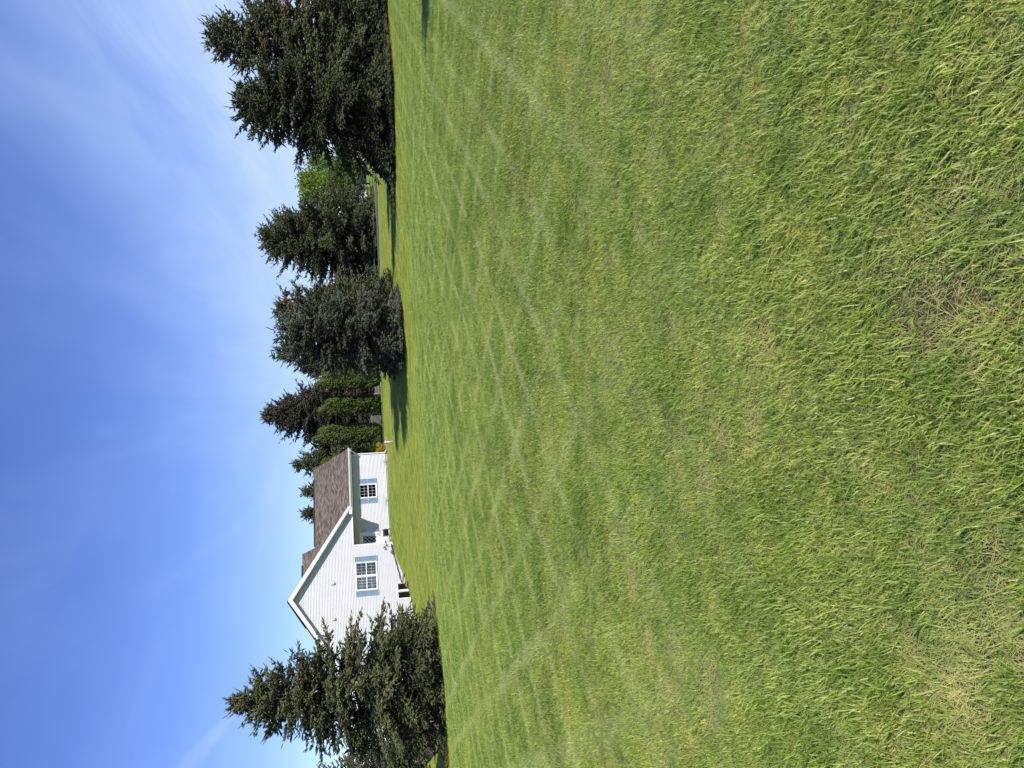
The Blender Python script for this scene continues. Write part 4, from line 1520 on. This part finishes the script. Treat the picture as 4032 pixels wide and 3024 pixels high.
leafy('shrub', -17.2, 39.2, 1.2, .7, .4, .65, 3000, .05, 66, 'small green shrub at the low end of the block wall', 'shrub', M['leaf_dark'], .02)
leafy('shrub', -22.6, 43.6, 1.7, .9, .55, .95, 3500, .06, 67, 'green shrub in the raised bed before the deck', 'shrub', M['leaf_dark'], .03)
leafy('shrub', -5.3, 74.6, 1.4, .7, .5, .7, 2500, .06, 68, 'low round shrub at the foot of the tallest cedar', 'shrub', M['leaf_dark'], .03)

# thin bare twigs against the garage wall
for x, lb in ((9.9, 'leafless twiggy shrub against the garage wall near the downspout'), (6.9, 'leafless twiggy shrub under the garage window'), ):
    wx, wy = hw(x, GY - .3)
    o = tag(empty('twig_shrub', (wx, wy, gz(wx, wy)), HA), lb, 'shrub')
    rs = np.random.RandomState(int(x * 10))
    mb = MB()
    for k in range(16):
        a = rs.normal(0, .16, 3)
        p2 = (a[0], a[1] * .5, .18 + .12 * rs.rand())
        p3 = (a[0] * 2.0, a[1], .30 + .22 * rs.rand())
        mb.tube([(a[0] * .2, 0, -.02), p2, p3], [.006, .004, .002], 3, False)
    mb.build('twigs', M['bark'], o)

# ------------------------------------------------------------------ grass


def blade_tile(name, radius, n, seed, hmin, hmax, wmin, wmax, seg, lean, broad=0.06, dry=.07):
    rs = np.random.RandomState(seed)
    r = radius * np.sqrt(rs.uniform(0, 1, n))
    w = rs.uniform(0, 2 * np.pi, n)
    base = np.stack([r * np.cos(w), r * np.sin(w), np.full(n, -.008)], 1)
    az = np.where(rs.rand(n) < .22, rs.uniform(0, 2 * np.pi, n), rs.normal(np.pi / 2 + .35, .75, n))
    h = rs.uniform(hmin, hmax, n)
    ln = np.abs(rs.normal(lean, lean * .6, n))
    wd = rs.uniform(wmin, wmax, n)
    bb = rs.rand(n) < broad
    h = np.where(rs.rand(n) < .10, h * 1.35, h)
    wd = np.where(bb, wd * 1.9, wd)
    h = np.where(bb, h * 1.15, h)
    dirv = np.stack([np.cos(az), np.sin(az), np.zeros(n)], 1)
    sw = az + np.pi / 2 + rs.normal(0, .5, n)
    side = np.stack([np.cos(sw), np.sin(sw), np.zeros(n)], 1)
    dr = rs.rand(n) < dry
    var = np.clip(rs.beta(1.7, 1.35, n) * .92, 0, .90)
    var = np.where(dr, rs.uniform(.92, 1.0, n), var)
    h = np.where(dr, h * .75, h)
    ln = np.where(dr, ln * 1.8, ln)
    P, vv = [], []
    for k in range(seg + 1):
        s = k / seg
        ctr = base + dirv * (h * ln * s ** 1.6)[:, None]
        ctr[:, 2] += h * (s - .25 * np.minimum(ln, 1.3) * s ** 2.2)
        hw_ = wd * .5 * (1 - .75 * s ** 2) if k < seg else wd * 0
        if k < seg:
            P += [ctr - side * hw_[:, None], ctr + side * hw_[:, None]]
            vv += [var * (.80 + .2 * s)] * 2
        else:
            P.append(ctr)
            vv.append(var)
    m_ = 2 * seg + 1
    P = np.stack(P, 1)
    vv = np.where(np.stack(vv, 1) > 0, np.stack(vv, 1), 0)
    t = []
    for k in range(seg - 1):
        t += [[2 * k, 2 * k + 1, 2 * k + 3], [2 * k, 2 * k + 3, 2 * k + 2]]
    t.append([2 * seg - 2, 2 * seg - 1, 2 * seg])
    T_ = (np.array(t)[None] + (np.arange(n) * m_)[:, None, None]).reshape(-1, 3)
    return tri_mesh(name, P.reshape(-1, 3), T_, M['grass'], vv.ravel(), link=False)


def value_noise(x, y, seed):
    rs = np.random.RandomState(seed)
    tab = rs.rand(256, 256)
    xi, yi = np.floor(x).astype(int), np.floor(y).astype(int)
    fx, fy = x - xi, y - yi
    fx, fy = fx * fx * (3 - 2 * fx), fy * fy * (3 - 2 * fy)
    g = lambda a, b: tab[a % 256, b % 256]
    return (g(xi, yi) * (1 - fx) + g(xi + 1, yi) * fx) * (1 - fy) + (g(xi, yi + 1) * (1 - fx) + g(xi + 1, yi + 1) * fx) * fy


def scatter(name, label_tiles, spacing, y0, y1, seed, patchy, zscale=(.8, 1.2)):
    rs = np.random.RandomState(seed)
    k = .66
    X = np.arange(-y1 * k - 1, y1 * k + 1, spacing)
    Y = np.arange(y0, y1, spacing)
    x, y = np.meshgrid(X, Y)
    x, y = x.ravel() + rs.uniform(-.5, .5, x.size) * spacing, y.ravel() + rs.uniform(-.5, .5, y.size) * spacing
    rr = np.hypot(x, y)
    keep = (np.abs(x) < y * k + .7) & (y > y0) & (y < y1)
    # not on the road, not in the house, not in the bed
    dr = np.abs((x - ROAD_A[0]) * rn[0] + (y - ROAD_A[1]) * rn[1])
    keep &= dr > ROAD_W / 2 + spacing * .4
    lx = (x - hx0) * HX[0] + (y - hy0) * HX[1]
    ly = (x - hx0) * HY[0] + (y - hy0) * HY[1]
    keep &= ~((lx > -6.0) & (lx < 3.6) & (ly > -.25 - spacing * .5)) & ~((lx >= 3.6) & (lx < 11.2) & (ly > 1.25 - spacing * .5))
    x, y = x[keep], y[keep]
    sc = rs.uniform(*zscale, len(x))
    if patchy:
        nz = .30 * value_noise(x * 2.6 + 19, y * 2.6 + 4, 3) + .70 * value_noise(x * 9.0, y * 9.0 + 5, 4)
        thin = np.clip((nz - .60) / .14, 0, 1)
        ok = rs.rand(len(x)) > thin * .85
        sc = sc * (1 - .35 * thin) * (.75 + .5 * value_noise(x * 2.0, y * 2.0 + 9, 8))
        x, y, sc = x[ok], y[ok], sc[ok]
    z = ground_z(x, y)
    e = .15
    nxv = -(ground_z(x + e, y) - ground_z(x - e, y)) / (2 * e)
    nyv = -(ground_z(x, y + e) - ground_z(x, y - e)) / (2 * e)
    # tilt the tile with the slope (small angles), then a random spin about its own axis
    pa = np.floor((x * math.cos(rad(33)) - y * math.sin(rad(33))) / .92) % 2
    pb = np.floor((x * math.cos(rad(29)) + y * math.sin(rad(29))) / 1.05) % 2
    spin = rs.normal(0, .45, len(x)) + np.where(y > 5, 1.3 * (pa - .5) + .9 * (pb - .5), 0)
    rot = np.zeros((len(x), 3))
    for i in range(len(x)):
        nv = Vector((nxv[i], nyv[i], 1)).normalized()
        q = Vector((0, 0, 1)).rotation_difference(nv).to_matrix() @ Matrix.Rotation(spin[i], 3, 'Z')
        rot[i] = q.to_euler('XYZ')
    me = bpy.data.meshes.new(name)
    me.vertices.add(len(x))
    me.vertices.foreach_set('co', np.stack([x, y, z], 1).astype(np.float32).ravel())
    a = me.attributes.new('rot', 'FLOAT_VECTOR', 'POINT')
    a.data.foreach_set('vector', rot.astype(np.float32).ravel())
    a = me.attributes.new('scl', 'FLOAT', 'POINT')
    a.data.foreach_set('value', sc.astype(np.float32))
    a = me.attributes.new('idx', 'INT', 'POINT')
    a.data.foreach_set('value', rs.randint(0, len(label_tiles), len(x)).astype(np.int32))
    me.update()
    o = bpy.data.objects.new(name, me)
    C.objects.link(o)
    col = bpy.data.collections.new(name + '_tiles')
    for t in label_tiles:
        col.objects.link(t)
    ng = bpy.data.node_groups.new(name + '_nodes', 'GeometryNodeTree')
    ng.interface.new_socket('Geometry', in_out='INPUT', socket_type='NodeSocketGeometry')
    ng.interface.new_socket('Geometry', in_out='OUTPUT', socket_type='NodeSocketGeometry')
    gi, go = ng.nodes.new('NodeGroupInput'), ng.nodes.new('NodeGroupOutput')
    ci = ng.nodes.new('GeometryNodeCollectionInfo')
    ci.inputs['Collection'].default_value = col
    ci.inputs['Separate Children'].default_value = True
    ci.inputs['Reset Children'].default_value = True
    ip = ng.nodes.new('GeometryNodeInstanceOnPoints')
    ip.inputs['Pick Instance'].default_value = True

    def attr(nm, typ):
        n = ng.nodes.new('GeometryNodeInputNamedAttribute')
        n.data_type = typ
        n.inputs['Name'].default_value = nm
        return n.outputs['Attribute']
    ng.links.new(gi.outputs[0], ip.inputs['Points'])
    ng.links.new(ci.outputs[0], ip.inputs['Instance'])
    ng.links.new(attr('idx', 'INT'), ip.inputs['Instance Index'])
    er = ng.nodes.new('FunctionNodeEulerToRotation')
    ng.links.new(attr('rot', 'FLOAT_VECTOR'), er.inputs[0])
    ng.links.new(er.outputs[0], ip.inputs['Rotation'])
    ng.links.new(attr('scl', 'FLOAT'), ip.inputs['Scale'])
    ng.links.new(ip.outputs[0], go.inputs[0])
    md = o.modifiers.new('scatter', 'NODES')
    md.node_group = ng
    o['kind'] = 'stuff'
    return o


t1 = [blade_tile('near_blades', .075, 66, 100 + i, .018, .054, .0022, .0043, 4, .80, .08, .10) for i in range(8)]
scatter('near_grass', t1, .062, .55, 6.2, 1, True)
t0 = [blade_tile('thatch_straw', .12, 190, 90 + i, .018, .034, .0016, .0030, 3, 1.6, .0, .93) for i in range(5)]
scatter('thatch', t0, .10, .55, 7.0, 5, False)
t2 = [blade_tile('mid_blades', .22, 420, 120 + i, .022, .046, .0028, .0048, 3, .85, .05, .08) for i in range(6)]
scatter('lawn_grass', t2, .185, 5.9, 16, 2, False)
t3 = [blade_tile('far_blades', .55, 560, 140 + i, .024, .046, .006, .010, 2, .9, .0, .08) for i in range(5)]
scatter('far_grass', t3, .42, 15.6, 68, 3, False)
for o in list(C.objects):
    if o.name.endswith('_grass') or o.name == 'thatch':
        tag(o, {'thatch': 'pale dry straw lying between the grass blades', 'near_grass': 'coarse patchy lawn grass with bare thatch showing through', 'lawn_grass': 'mown lawn grass with pale mower lines', 'far_grass': 'smooth far lawn grass up to the house'}[o.name], 'grass')
